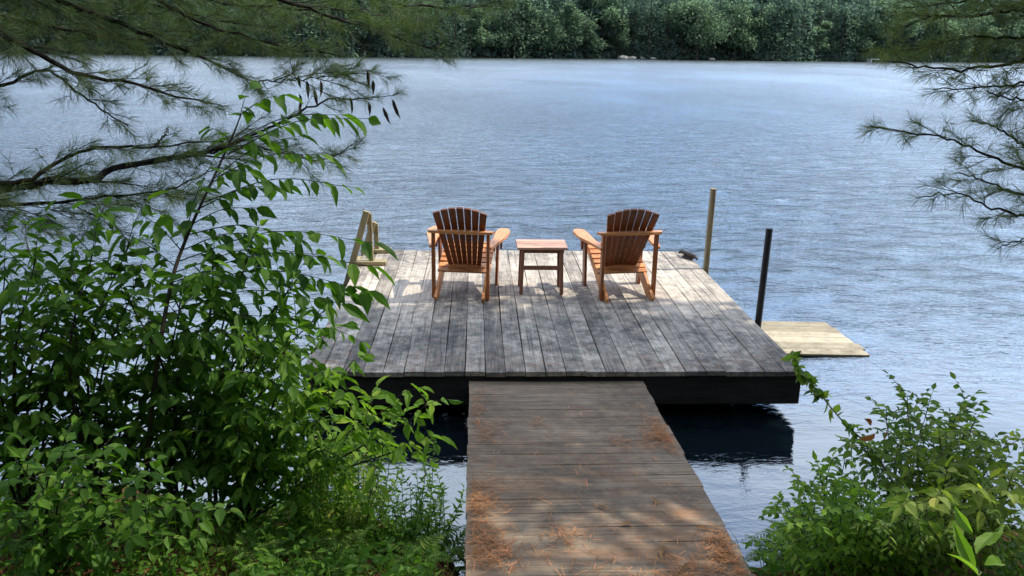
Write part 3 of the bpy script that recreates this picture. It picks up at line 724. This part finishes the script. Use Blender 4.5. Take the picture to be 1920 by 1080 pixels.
shrub('shrub', 'mid green leafy shrub directly behind the tall sapling stem', 'shrub', ground_pt(400, 985), px([(400, 500), (470, 470), (560, 520), (610, 580), (300, 500), (520, 590), (440, 640), (610, 640), (230, 600), (360, 660)], (3.6, 4.1)), 'leaf_mid', L=.095, W=.044, gap=.045, sl=.38, sprays=13, updir=0.)
# bright sapling leaning out to the right
shrub('sapling', 'bright green young sapling leaning right toward the dock', 'sapling', ground_pt(425, 985), px([(640, 745), (760, 745), (810, 765), (790, 830), (690, 790), (545, 640), (600, 720), (660, 690), (560, 760)], (3.5, 3.7)), 'leaf_bright', L=.095, W=.044, gap=.04, sl=.26, sprays=9, r0=.008, t0=.45, arch=.02, updir=.05)
shrub('shrub', 'low round leaved bush in the bottom left corner', 'shrub', ground_pt(90, 1075), px([(40, 880), (120, 850), (200, 850), (260, 900), (330, 950), (20, 960), (180, 960), (120, 1000), (300, 1010), (400, 960)], (2.9, 3.3)), 'leaf_mid', L=.07, W=.043, gap=.036, sl=.24, sprays=9, r0=.005, hang=.35)
shrub('shrub', 'small fine leaved dark bush below the bright sapling', 'shrub', ground_pt(560, 960), px([(520, 800), (580, 790), (620, 840), (540, 860), (640, 880), (600, 900)], (3.5, 3.7)), 'leaf_mid', L=.04, W=.016, gap=.014, sl=.22, sprays=10, r0=.004, hang=.2)

# upright narrow leaved plants by the walkway, one thing each
def herb(label, base, tips, mat, L, W, gap, group=None, hang=.15, stem='reed', cat='plant', name='wild_plant'):
    b = np.array(base, float); b[2] = float(hgt(b[0], b[1]))
    root = thing(name, b, label, cat, group); st, fo = MB(), MB()
    for tp in tips:
        tp = np.array(tp)
        C = curve([b+rs.normal(0, .02, 3)*np.array([1, 1, 0])-np.array([0, 0, .03]), b*.5+tp*.5+rs.normal(0, .02, 3)+np.array([0, 0, .03]), tp], 10)
        st.tube(C, np.linspace(.003, .001, len(C)), 4, cap=False)
        l = along(C, 0)[2]; s = .18*l; ph = rs.rand()*6; P, A, Ls = [], [], []
        while s < l:
            p, T, _ = along(C, s/l); ph += 2.4; S = nrm(np.cross(T, (0, 1, .1))); U = np.cross(S, T)
            P.append(p); A.append(nrm(S*math.cos(ph)+U*math.sin(ph)+T*.5-np.array([0, 0, hang]))); Ls.append(L*(1.1-.55*s/l)); s += gap
        leaves(fo, P, A, np.array(Ls)*rs.uniform(.8, 1.2, len(P)), W, hw=(.42, .5, .3), fold=.05)
    st.build('stem', M[stem], root, True); fo.build('foliage', M[mat], root)
    return root
GH = 'slender narrow leaved plants along the left side of the walkway'
for i in range(38):
    u = rs.rand()**.75; bx = 590+280*u+rs.uniform(-40, 8); by = 985+rs.uniform(-50, 70)
    b = ground_pt(bx, by)
    tips = [b+np.array([rs.uniform(-.16, .16), rs.uniform(-.12, .1), rs.uniform(.25, .58)]) for _ in range(5)]
    herb('slender narrow leaved green plant among others left of the walkway', b, tips, ['leaf_bright', 'leaf_yellow', 'leaf_mid'][i % 3], .055, .013, .012, GH)

# ferns
def fern(label, base, n_, L, group, heads=None):
    b = np.array(base, float); b[2] = float(hgt(b[0], b[1]))
    root = thing('fern', b, label, 'fern', group)
    st, fo = MB(), MB()
    for k in range(n_):
        a = heads[k] if heads else 2*PI*k/n_+rs.uniform(-.4, .4); l = L*rs.uniform(.7, 1.15); o = np.array([math.cos(a), math.sin(a), 0])
        C = curve([b, b+o*l*.4+np.array([0, 0, l*.42]), b+o*l*.95+np.array([0, 0, l*.32])], 12)
        st.tube(C, np.linspace(.0022, .0007, len(C)), 4, cap=False)
        P, A, Ls = [], [], []
        for t in np.linspace(.16, .99, 19):
            p, T, _ = along(C, t); S = nrm(np.cross(T, (0, 0, 1.)))
            for sd in (-1, 1):
                d = nrm(S*sd+T*.45-np.array([0, 0, .15])+rs.normal(0, .08, 3)); ll = l*.30*(math.sin(PI*min(1, t*.85+.22)))**.8*(1.15-t)+.008
                P.append(p); A.append(d); Ls.append(ll)
                for w_ in (.3, .55, .8):
                    for s2 in (-1, 1):
                        P.append(p+d*ll*w_); A.append(nrm(T*s2+d*.9)); Ls.append(ll*.26*(1.1-w_)+.004)
        leaves(fo, P, A, Ls, np.array(Ls)*.16+.0015, fold=.03, curl=.15, roll=.25)
    st.build('stem', M['reed'], root, True); fo.build('fronds', M['fern'], root)
    return root
GF = 'light green ferns on the bank left of the walkway'
for bx, by in ((480, 1075), (560, 1040), (640, 1080), (780, 1075), (840, 1050), (720, 1040), (855, 1010), (800, 1010), (860, 1075)):
    fern('light green feathery fern low on the bank left of the walkway', ground_pt(bx, by), 6, .26, GF)
fern('yellow green fern drooping over the left edge of the walkway boards', ground_pt(866, 1050)+np.array([-.02, 0, .12]), 8, .46, None, [-.3, .1, .45, -.6, .8, 1.3, 2.5, -1.1])
GR = 'light green ferns in the bottom right corner'
for bx, by in ((1450, 1066), (1520, 1062), (1590, 1050), (1490, 1040), (1650, 1066), (1560, 1030)):
    fern('light green feathery fern at the bottom right beside the walkway', ground_pt(bx, by), 8, .30, GR)

# right bank
shrub('shrub', 'small leaved bush with thin grey stems on the right bank', 'shrub', ground_pt(1700, 1000), px([(1620, 840), (1660, 775), (1700, 755), (1740, 765), (1790, 790), (1830, 790), (1840, 840), (1780, 860), (1690, 830), (1880, 880), (1815, 760)], (3.6, 3.9)), 'leaf_grey', 'grey_stem', L=.05, W=.029, gap=.021, sl=.22, sprays=14, r0=.005, t0=.45, hang=.25, arch=.03)
def vine(st, fo):
    C = curve(px([(1700, 950), (1640, 850), (1580, 790), (1530, 730), (1495, 690), (1486, 668)], (3.7, 3.8)), 20)
    st.tube(C, np.linspace(.005, .0015, len(C)), 5, cap=False)
    P, A = [], []
    for t in np.r_[np.linspace(.25, 1, 40), np.linspace(.72, 1, 26)]:
        p, T, _ = along(C, t); P.append(p); A.append(nrm(rs.normal(0, .7, 3)+T*.3-np.array([0, 0, .3])))
    leaves(fo, P, A, rs.uniform(.04, .075, len(P)), rs.uniform(.025, .045, len(P)))
shrub('shrub', 'arching leafy stem bush whose tip covers the near right dock corner', 'shrub', ground_pt(1690, 1010), px([(1590, 830), (1560, 870), (1640, 850)], 3.7), 'leaf_grey', 'grey_stem', L=.05, W=.03, gap=.035, sl=.18, sprays=5, r0=.005, t0=.5, hang=.3, arch=.02, extra=vine)
shrub('shrub', 'yellowish green small leaved bush in the middle of the right bank', 'shrub', ground_pt(1760, 1010), px([(1760, 820), (1820, 810), (1860, 860), (1790, 880), (1720, 860), (1890, 830), (1680, 900), (1850, 920), (1930, 870), (1740, 930)], (3.5, 3.8)), 'leaf_yellow', 'grey_stem', L=.05, W=.027, gap=.02, sl=.22, sprays=12, r0=.005, t0=.4, hang=.25, arch=.03)
shrub('shrub', 'bright green bushy growth along the bottom of the right bank', 'shrub', ground_pt(1640, 1070), px([(1500, 985), (1560, 960), (1620, 970), (1680, 960), (1740, 990), (1460, 1030), (1600, 1030), (1700, 1040), (1800, 1040), (1540, 1040)], (3.1, 3.4)), 'leaf_bright', 'stem', L=.045, W=.025, gap=.018, sl=.18, sprays=12, r0=.004, t0=.25, hang=.2)
shrub('shrub', 'low small leaved bush between the walkway and the right bank', 'shrub', ground_pt(1540, 1065), px([(1450, 960), (1500, 910), (1550, 895), (1600, 910), (1640, 960), (1480, 1000), (1560, 980), (1620, 1020), (1520, 1040)], (3.2, 3.5)), 'leaf_bright', 'stem', L=.042, W=.024, gap=.018, sl=.17, sprays=13, r0=.004, t0=.3, hang=.2)
shrub('shrub', 'yellow green broad leaved bush at the right edge', 'shrub', ground_pt(1800, 1060), px([(1700, 950), (1760, 930), (1830, 920), (1890, 930), (1930, 900), (1740, 1010), (1860, 1000)], (3.0, 3.4)), 'leaf_yellow', 'stem', L=.08, W=.04, gap=.036, sl=.20, sprays=9, r0=.005, t0=.35, hang=.3)
shrub('shrub', 'fine leaved thicket low on the right bank', 'shrub', ground_pt(1720, 1075), px([(1660, 990), (1720, 980), (1780, 1000), (1850, 960), (1900, 990), (1690, 1030), (1900, 1050)], (3.0, 3.4)), 'leaf_grey', 'stem', L=.034, W=.018, gap=.013, sl=.20, sprays=13, r0=.004, t0=.2, hang=.15)
b = ground_pt(1840, 1085, 1.8); root = thing('broad_leaf_plant', b, 'plant with long smooth upright leaves in the bottom right corner', 'plant')
st, fo = MB(), MB()
for (a_, c_, d) in (((1830, 1075), (1788, 985), 2.45), ((1835, 1080), (1800, 1030), 2.4), ((1845, 1060), (1895, 1042), 2.45), ((1835, 1020), (1885, 985), 2.6), ((1825, 1000), (1785, 955), 2.6), ((1830, 1040), (1860, 985), 2.55)):
    p0, p1 = at(*a_, d), at(*c_, d+.05); leaves(fo, [p0], [p1-p0], np.linalg.norm(p1-p0)*1.1, .042, up=[(-.2, -.8, .5)], roll=.35, curl=.3)
    st.tube(curve([b, (b+p0)/2+np.array([0, 0, .02]), p0], 6), .003, 4, cap=False)
st.build('stem', M['reed'], root, True); fo.build('foliage', M['leaf_bright'], root)
M['rust'] = mat_leaf('rust_leaf', (.16, .06, .016, 1), (.30, .12, .03, 1), .4, .8, .1, (1.2, 1, .6, 1))
for (cx_, cy_), a_, l_, w_, lab in (((1641, 812), (-.6, 0, -.5), .085, .045, 'largest rust orange dead leaf caught in the right bank bush'), ((1634, 796), (-.5, -.3, .5), .06, .03, 'upper rust orange dead leaf pointing up in the right bank bush'), ((1662, 806), (-.1, -.3, -.9), .05, .028, 'smallest rust orange dead leaf hanging down in the right bank bush')):
    mb = MB(); leaves(mb, [at(cx_, cy_, 3.62)], [a_], l_, w_, up=[(0, -1, .3)], roll=.6, curl=.5)
    tag(mb.build('dead_leaf', M['rust']), lab, 'leaf')

# ------------------------------------------------------------------ litter
def litter(n_, sampler, zf, L=.085, w=.0020):
    mb = MB(); XY = sampler(n_); n_ = len(XY)
    a = rs.uniform(0, 2*PI, n_); l = L*rs.uniform(.6, 1.2, n_)
    D = np.stack([np.cos(a), np.sin(a)], -1); S = np.stack([-D[:, 1], D[:, 0]], -1)*w/2
    A0 = XY-D*l[:, None]/2; A1 = XY+D*l[:, None]/2; mid = XY+S*rs.normal(0, 1.6, (n_, 1))
    def z3(Q, e): return np.concatenate([Q, (zf(Q)+e)[:, None]], 1)
    e = rs.uniform(.002, .016, n_)
    e2 = np.maximum(e+rs.uniform(-.012, .012, n_), .002)
    V = np.stack([z3(A0-S, e), z3(A0+S, e), z3(mid-S, (e+e2)/2+.002), z3(mid+S, (e+e2)/2+.002), z3(A1-S, e2), z3(A1+S, e2)], 1)
    b = np.arange(n_)[:, None, None]*6
    qd = np.array([[0, 1, 3, 2], [2, 3, 5, 4]])
    mb.add(V.reshape(-1, 3), quads=(qd[None]+b).reshape(-1, 4), rnd=np.repeat(rs.rand(n_), 6))
    return mb
def ramp_s(k):
    outp = []
    while len(outp) < k:
        x, y = rs.uniform(-.60, .60), rs.uniform(1.7, 5.45)
        edge = max(0, (abs(x)-.36)/.24)
        mat_ = math.sin(y*4.1+x*2+.6)+.7*math.sin(y*9.3-x*6)+.5*math.sin(x*17+y*5)
        dens = .02+edge**1.5*max(0, .25+.6*mat_)+.30*max(0, mat_-1.15)+.22*max(0, (3.4-y))*max(0, .3+mat_)
        dens *= 1-.8*min(1, max(0, (y-4.3)/.8))
        if rs.rand() < dens: outp.append((x, y))
    return np.array(outp)
tag(litter(4600, ramp_s, lambda Q: .222+(5.52-Q[:, 1])*.058+.003, L=.07, w=.0026).build('pine_needles', M['litter']), 'brown fallen pine needles scattered over the walkway boards', 'pine needles', kind='stuff')
def deck_s(k):
    y = DY0+np.abs(rs.normal(0, .22, k)); x = rs.uniform(-1.75, 1.75, k); return np.stack([x, np.clip(y, DY0+.01, 8)], -1)
tag(litter(420, deck_s, lambda Q: np.full(len(Q), DZ+.004)).build('pine_needles', M['litter']), 'brown fallen pine needles along the near edge of the dock', 'pine needles', kind='stuff')
def bank_s(k):
    x = rs.uniform(-3.4, 3.2, k); y = rs.uniform(1.6, 4.2, k); ok = (hgt(x, y) > .05) & (np.abs(x) > .66); return np.stack([x, y], -1)[ok]
tag(litter(16000, bank_s, lambda Q: hgt(Q[:, 0], Q[:, 1])+.006, w=.0026).build('needle_litter', M['litter']), 'rust brown pine needle litter covering the bank', 'needle litter', kind='stuff')
GD = 'dry brown leaves lying on the walkway'
for i in range(9):
    x, y = rs.uniform(.05, .58), rs.uniform(2.9, 3.8)
    mb = MB(); a = rs.rand()*6.28
    leaves(mb, [(x, y, rz(y)+.012)], [(math.cos(a), math.sin(a), .12)], rs.uniform(.05, .085), .022, fold=.06, curl=.10, roll=.12)
    tag(mb.build('dry_leaf', M['dead']), 'curled dry brown leaf lying on the near right part of the walkway', 'leaf', GD)
# ground cover
mb = MB(); k = 1700
x = np.r_[rs.uniform(-3.3, -.72, k), rs.uniform(.75, 3., k//2)]; y = rs.uniform(1.9, 4.3, len(x)); ok = hgt(x, y) > .02
x, y = x[ok], y[ok]; P_ = np.stack([x, y, hgt(x, y)], -1)
A_ = nrm(np.stack([rs.normal(0, .4, len(x)), rs.normal(0, .4, len(x)), np.ones(len(x))], -1))
leaves(mb, P_, A_, rs.uniform(.08, .22, len(x)), .006, hw=(.5, .45, .3), fold=.02, curl=.5, up=np.tile([0, -1., 0.], (len(x), 1)), roll=.8)
for _ in range(1500):
    x = rs.uniform(-3.2, -.74) if rs.rand() < .6 else rs.uniform(.78, 3.); y = rs.uniform(2.0, 4.2)
    if hgt(x, y) < .03: continue
    c = np.array([x, y, float(hgt(x, y))]); q_ = rs.randint(6, 16); hh = rs.uniform(.05, .24)
    P_ = c+np.stack([rs.normal(0, .05, q_), rs.normal(0, .05, q_), rs.uniform(.15, 1., q_)*hh], -1); a = rs.uniform(0, 6.28, q_)
    l_ = rs.uniform(.022, .06)
    leaves(mb, P_, np.stack([np.cos(a), np.sin(a), rs.uniform(-.3, .7, q_)], -1), l_*rs.uniform(.6, 1.2, q_), l_*.5)
tag(mb.build('undergrowth', M['leaf_mid']), 'low grass and seedlings covering the bank', 'undergrowth', kind='stuff')

# ------------------------------------------------------------------ far shore
def far_conifer(h, w, seed, dens=1.):
    r = np.random.RandomState(seed); P, A, L = [], [], []
    nl = int(h*2.6)
    for k in range(nl):
        t = k/nl; z = h*(.03+.97*t); R = w*(1-t)**.7*(.8+.4*r.rand())+.12
        nb2 = int((10+16*(1-t))*dens)
        for j in range(nb2):
            a = r.rand()*2*PI; rr = R*math.sqrt(r.uniform(.12, 1)); o = np.array([math.cos(a), math.sin(a), 0])
            P.append(o*rr+np.array([0, 0, z-rr*.22+r.normal(0, .12)])); A.append(nrm(o+np.array([0, 0, -.3+r.normal(0, .3)]))); L.append(r.uniform(.3, .65))
    return np.array(P), np.array(A), np.array(L)
def far_round(h, w, seed, n_=1500):
    r = np.random.RandomState(seed); P, A, L = [], [], []
    lob = [(r.uniform(-.55, .55)*w, r.uniform(-.55, .55)*w, h*r.uniform(.28, .88), w*r.uniform(.32, .55)) for _ in range(13)]
    for k in range(n_):
        lx, ly, lz, lr = lob[r.randint(len(lob))]; d = nrm(r.normal(0, 1, 3)); rr = lr*r.uniform(.5, 1.05)
        p = np.array([lx, ly, lz])+d*rr*np.array([1, 1, .75])
        if p[2] < .3: continue
        P.append(p); A.append(nrm(d+r.normal(0, .5, 3)+np.array([0, 0, -.35]))); L.append(r.uniform(.3, .6))
    return np.array(P), np.array(A), np.array(L)
def fol(mb, P, A, L, bias):
    n_ = len(P); S = nrm(np.cross(A, rs.normal(0, .55, (n_, 3))+np.array([0, -.5, 1.])))
    V = np.stack([P-A*L[:, None]*.4, P+S*L[:, None]*.32, P+A*L[:, None]*.6, P-S*L[:, None]*.32], 1)
    base = np.arange(n_)[:, None]*4
    mb.add(V.reshape(-1, 3), quads=np.array([[0, 1, 2, 3]])+base, rnd=np.repeat(np.clip(rs.rand(n_)*.55+bias, 0, 1), 4))
M['far_dark_haze'] = mat_leaf('far_conifer', (.112, .170, .150, 1), (.138, .200, .164, 1), .75, .8, .05, (1, 1.1, .8, 1))  # distance haze painted into the leaf colour, pale and bluish
M['far_light_haze'] = mat_leaf('far_broadleaf_haze', (.128, .192, .146, 1), (.165, .232, .155, 1), .75, .8, .05, (1, 1.1, .8, 1))  # haze painted into this green too
protos = []
for i in range(9):
    h = 9+6*rs.rand(); kind = 0 if i < 4 else 5
    src = far_conifer(h, 2.2+1.8*rs.rand(), 40+i, 1.35) if kind < 5 else far_round(h*.85, 3.0+1.6*rs.rand(), 60+i, 2200)
    protos.append((src, h, kind))
GT = 'trees along the far shore'
made = {}
xs_ = []
x = -95.
while x < 135: xs_.append(x); x += rs.uniform(2.0, 4.0)
for i, x in enumerate(xs_):
    k = rs.randint(9); (P, A, L), h, kind = protos[k]
    y = float(far_shore(x))+rs.uniform(.6, 2.5)
    lab = 'dark green conifer standing in the row on the far shore' if kind < 5 else 'rounded bushy tree standing in the row on the far shore'
    grp = GT if kind < 5 else 'rounded trees along the far shore'
    if k not in made:
        root = thing('shore_tree', (x, y, .1), lab, 'tree', grp)
        mb = MB(); mb.tube(np.linspace((0, 0, -.5), (0, 0, h*.9), 5)+np.array(root.location), np.linspace(.2, .04, 5), 6); mb.build('trunk', M['bark'], root)
        mb = MB(); fol(mb, P+np.array(root.location), A, L, .12 if kind < 5 else .25); mb.build('crown', M['far_dark_haze' if kind < 5 else 'far_light_haze'], root)
        made[k] = root
    else:
        root = made[k].copy(); COL.objects.link(root); root.location = (x, y, .1)
        for c in made[k].children:
            d = c.copy(); COL.objects.link(d); d.parent = root
    s = rs.uniform(.75, 1.15); root.scale = (s*rs.uniform(.9, 1.2),)*2+(s,); root.rotation_euler = (0, 0, rs.rand()*6.28)
# the light broadleaf trees that stand out at the centre
for lab, pxx, h, w in (('largest light green broadleaf tree at the water edge of the far shore', 1310, 9.5, 5.6), ('light green pine with layered branches on the far shore left of centre', 960, 11, 3.0), ('pale green leafy tree just right of the largest light tree', 1390, 8, 3.6)):
    d = ray = at(pxx, 108, 1.)-EYE; t_ = 150/d[1]; x = EYE[0]+d[0]*t_; y = float(far_shore(x))-.3
    root = thing('shore_tree', (x, y, 0.), lab, 'tree')
    mb = MB(); mb.tube(np.linspace((0, 0, -.5), (0, 0, h*.8), 5)+np.array(root.location), np.linspace(.25, .05, 5), 6); mb.build('trunk', M['bark'], root)
    P, A, L = far_round(h, w, int(pxx), 3200) if pxx != 960 else far_conifer(h, w, 9, 1.3)
    mb = MB(); fol(mb, P+np.array(root.location), A, L, .35); mb.build('crown', M['far_light_haze'], root)
mb = MB(); mbw = MB()
for row in range(7):
    x = -150.-row*8
    while x < 200+row*10:
        (P, A, L), h, kind = protos[rs.randint(9)]
        y = float(far_shore(x))+5+row*6+rs.uniform(-2, 2); z = float(hgt(x, y)); s = rs.uniform(.9, 1.35); a = rs.rand()*6.28
        c_, s_ = math.cos(a), math.sin(a); R_ = np.array([[c_, s_, 0], [-s_, c_, 0], [0, 0, 1]])
        sub = rs.rand(len(P)) < .7
        fol(mb, P[sub]@R_*s+np.array([x, y, z-.3]), A[sub]@R_, L[sub]*s*1.25, (.05, .18, .3)[rs.randint(3)])
        x += rs.uniform(2.6, 4.8)
k = 9000
x = rs.uniform(-120, 160, k); z = np.abs(rs.normal(0, 1.1, k))
fol(mb, np.stack([x, far_shore(x)+rs.uniform(-.1, 3.2, k)+z*.2, z+.05], -1), nrm(rs.normal(0, 1, (k, 3))), rs.uniform(.4, .9, k), .1)
tag(mb.build('far_wood', M['far_dark_haze']), 'dense mixed wood rising behind the far shore', 'woodland', kind='stuff')
mb = MB()
for k_ in range(90):
    if k_ < 60: x, y = rs.uniform(-26, 26), rs.uniform(-24, -8)
    else:
        x, y = rs.uniform(10, 30)*rs.choice([-1, 1]), rs.uniform(-6, 1.)
    (P, A, L), h, kind = protos[rs.randint(9)]
    s_ = rs.uniform(1.1, 1.5); z = float(hgt(x, y)); sub = rs.rand(len(P)) < .8
    fol(mb, P[sub]*np.array([1.35, 1.35, 1.])*s_+np.array([x, y, z]), A[sub], L[sub]*s_*1.1, .1)
    mb.tube([(x, y, z-.2), (x, y, z+h*s_*.8)], [.2, .06], 7)
tag(mb.build('shore_wood', M['needle']), 'dark wood standing on the near shore behind the viewer', 'woodland', kind='stuff')
def boulder(loc, r, label, seed, flat=.55):
    q = np.random.RandomState(seed); V, F = [], []
    nu, nv = 12, 7
    for i in range(nv+1):
        for j in range(nu):
            th = PI*i/nv; ph = 2*PI*j/nu; k = 1+q.uniform(-.18, .18)
            V.append((loc[0]+r*1.4*k*math.sin(th)*math.cos(ph), loc[1]+r*k*math.sin(th)*math.sin(ph), loc[2]+r*flat*k*math.cos(th)))
    F = [[i*nu+j, i*nu+(j+1) % nu, (i+1)*nu+(j+1) % nu, (i+1)*nu+j] for i in range(nv) for j in range(nu)]
    mb = MB(); mb.add(np.array(V), quads=F, rnd=q.rand()); return tag(mb.build('boulder', M['rock'], smooth=True), label, 'rock')
for i, (pxx, r, lab) in enumerate(((1168, .75, 'largest pale boulder at the far waterline left of the light tree'), (1185, .6, 'small pale boulder touching the right side of the largest far boulder'), (1225, .4, 'small grey boulder by itself at the far waterline'), (1335, .45, 'low pale boulder under the largest light green far tree'), (1205, .35, 'smallest boulder between the pair and the lone grey one'))):
    d = at(pxx, 108, 1.)-EYE; t_ = (float(far_shore(EYE[0]+d[0]*150/d[1]))-.9)/d[1]
    boulder(EYE+d*t_*np.array([1, 1, 0])+np.array([0, 0, -EYE[2]+.1]), r, lab, i)
d = at(1648, 112, 1.)-EYE; t_ = (float(far_shore(EYE[0]+d[0]*160/d[1]))-2.)/d[1]; c = EYE+d*t_
fd = thing('far_dock', (c[0], c[1], 0), 'tiny pale dock at the far shore near the right pine', 'dock')
mb = MB()
for i in range(8): mb.box(c[0]-2+i*.5, c[0]-1.53+i*.5, c[1]-1, c[1]+1, .42, .5, rs.rand())
mb.build('deck_boards', M['far_dock'], fd)
for sx in (-1.8, 1.8):
    mb = MB(); mb.box(c[0]+sx-.08, c[0]+sx+.08, c[1]-.9, c[1]+.9, -.5, .418, 0); mb.build('leg', M['far_dock'], fd)

# ------------------------------------------------------------------ sky and sun
w = bpy.data.worlds.new('World'); scene.world = w; w.use_nodes = True
nt = w.node_tree; nt.nodes.clear(); n = N(nt)
sky = n.new('ShaderNodeTexSky', sky_type='NISHITA', sun_disc=False)
sky.sun_elevation = SUN_EL; sky.sun_rotation = SUN_AZ; sky.air_density = 1.; sky.dust_density = .6; sky.ozone_density = 1.2
D = n.coord('Generated'); S = n.sep(D)
zz = n.math('ADD', n.math('MAXIMUM', S[2], 0.), .16)
uv = n.comb(n.math('DIVIDE', S[0], zz), n.math('DIVIDE', S[1], zz), 0.)
cl = n.noise(n.mapping(uv, (1, .8, 1), (0, 0, .3), (2.3, .7, 0)), 1.15, 7, .58, .25)
gap = n.math('MULTIPLY', n.math('SUBTRACT', n.math('ADD', n.math('MULTIPLY', S[0], .22), n.math('MULTIPLY', S[1], .975)), .955), 26., clamp=True)   # a blue gap ahead, slightly right
gap = n.math('MULTIPLY', gap, n.ramp(S[2], [(.10, (1,)*3), (.5, (.2,)*3)]))
fac = n.ramp(n.math('SUBTRACT', cl, n.math('MULTIPLY', gap, .17)), [(.34, (0,)*3), (.54, (1,)*3)])
shade = n.noise(uv, 2.6, 5, .6)
ccol = n.ramp(shade, [(.3, (9.2, 10.9, 14.0)), (.7, (15.0, 16.0, 17.6))])
skyc = n.mix(1., sky.outputs[0], (.92, 1.38, 2.0, 1), 'MULTIPLY')
ccol = n.mix(1., ccol, n.ramp(S[2], [(.0, (.44, .57, .73)), (.30, (1, 1, 1))]), 'MULTIPLY')
mixc = n.mix(n.math('MULTIPLY', fac, .9), skyc, ccol)
bg = n.new('ShaderNodeBackground'); n.link(mixc, bg.inputs['Color']); bg.inputs['Strength'].default_value = .15
ow = n.new('ShaderNodeOutputWorld'); n.link(bg.outputs[0], ow.inputs[0])
sl = bpy.data.lights.new('sun', 'SUN'); sl.energy = 5.0; sl.angle = math.radians(.53); sl.color = (1, .93, .82)
so = bpy.data.objects.new('sun', sl); COL.objects.link(so)
so.rotation_euler = Vector([-float(q) for q in SUN]).to_track_quat('-Z', 'Y').to_euler(); so.location = (20, 0, 30)

# ------------------------------------------------------------------ camera
from mathutils import Matrix
cam = bpy.data.cameras.new('camera'); co = bpy.data.objects.new('camera', cam); COL.objects.link(co)
cam.sensor_fit = 'HORIZONTAL'; cam.sensor_width = 36; cam.lens = FPX/1920*36; cam.clip_start = .05; cam.clip_end = 4000
R3 = Matrix((RT.tolist(), UP.tolist(), (-FW).tolist())).transposed()
co.matrix_world = Matrix.Translation(EYE.tolist()) @ R3.to_4x4()
scene.camera = co
scene.view_settings.view_transform = 'Standard'; scene.view_settings.look = 'None'; scene.view_settings.exposure = 0
scene.render.engine = 'CYCLES'
cy = scene.cycles
cy.max_bounces = 6; cy.diffuse_bounces = 3; cy.glossy_bounces = 3; cy.transmission_bounces = 3; cy.transparent_max_bounces = 4
cy.sample_clamp_direct = 4; cy.sample_clamp_indirect = 6; cy.caustics_reflective = False; cy.caustics_refractive = False
try:
    cy.use_denoising = True; cy.denoiser = 'OPENIMAGEDENOISE'; cy.denoising_input_passes = 'RGB_ALBEDO_NORMAL'
except Exception: pass
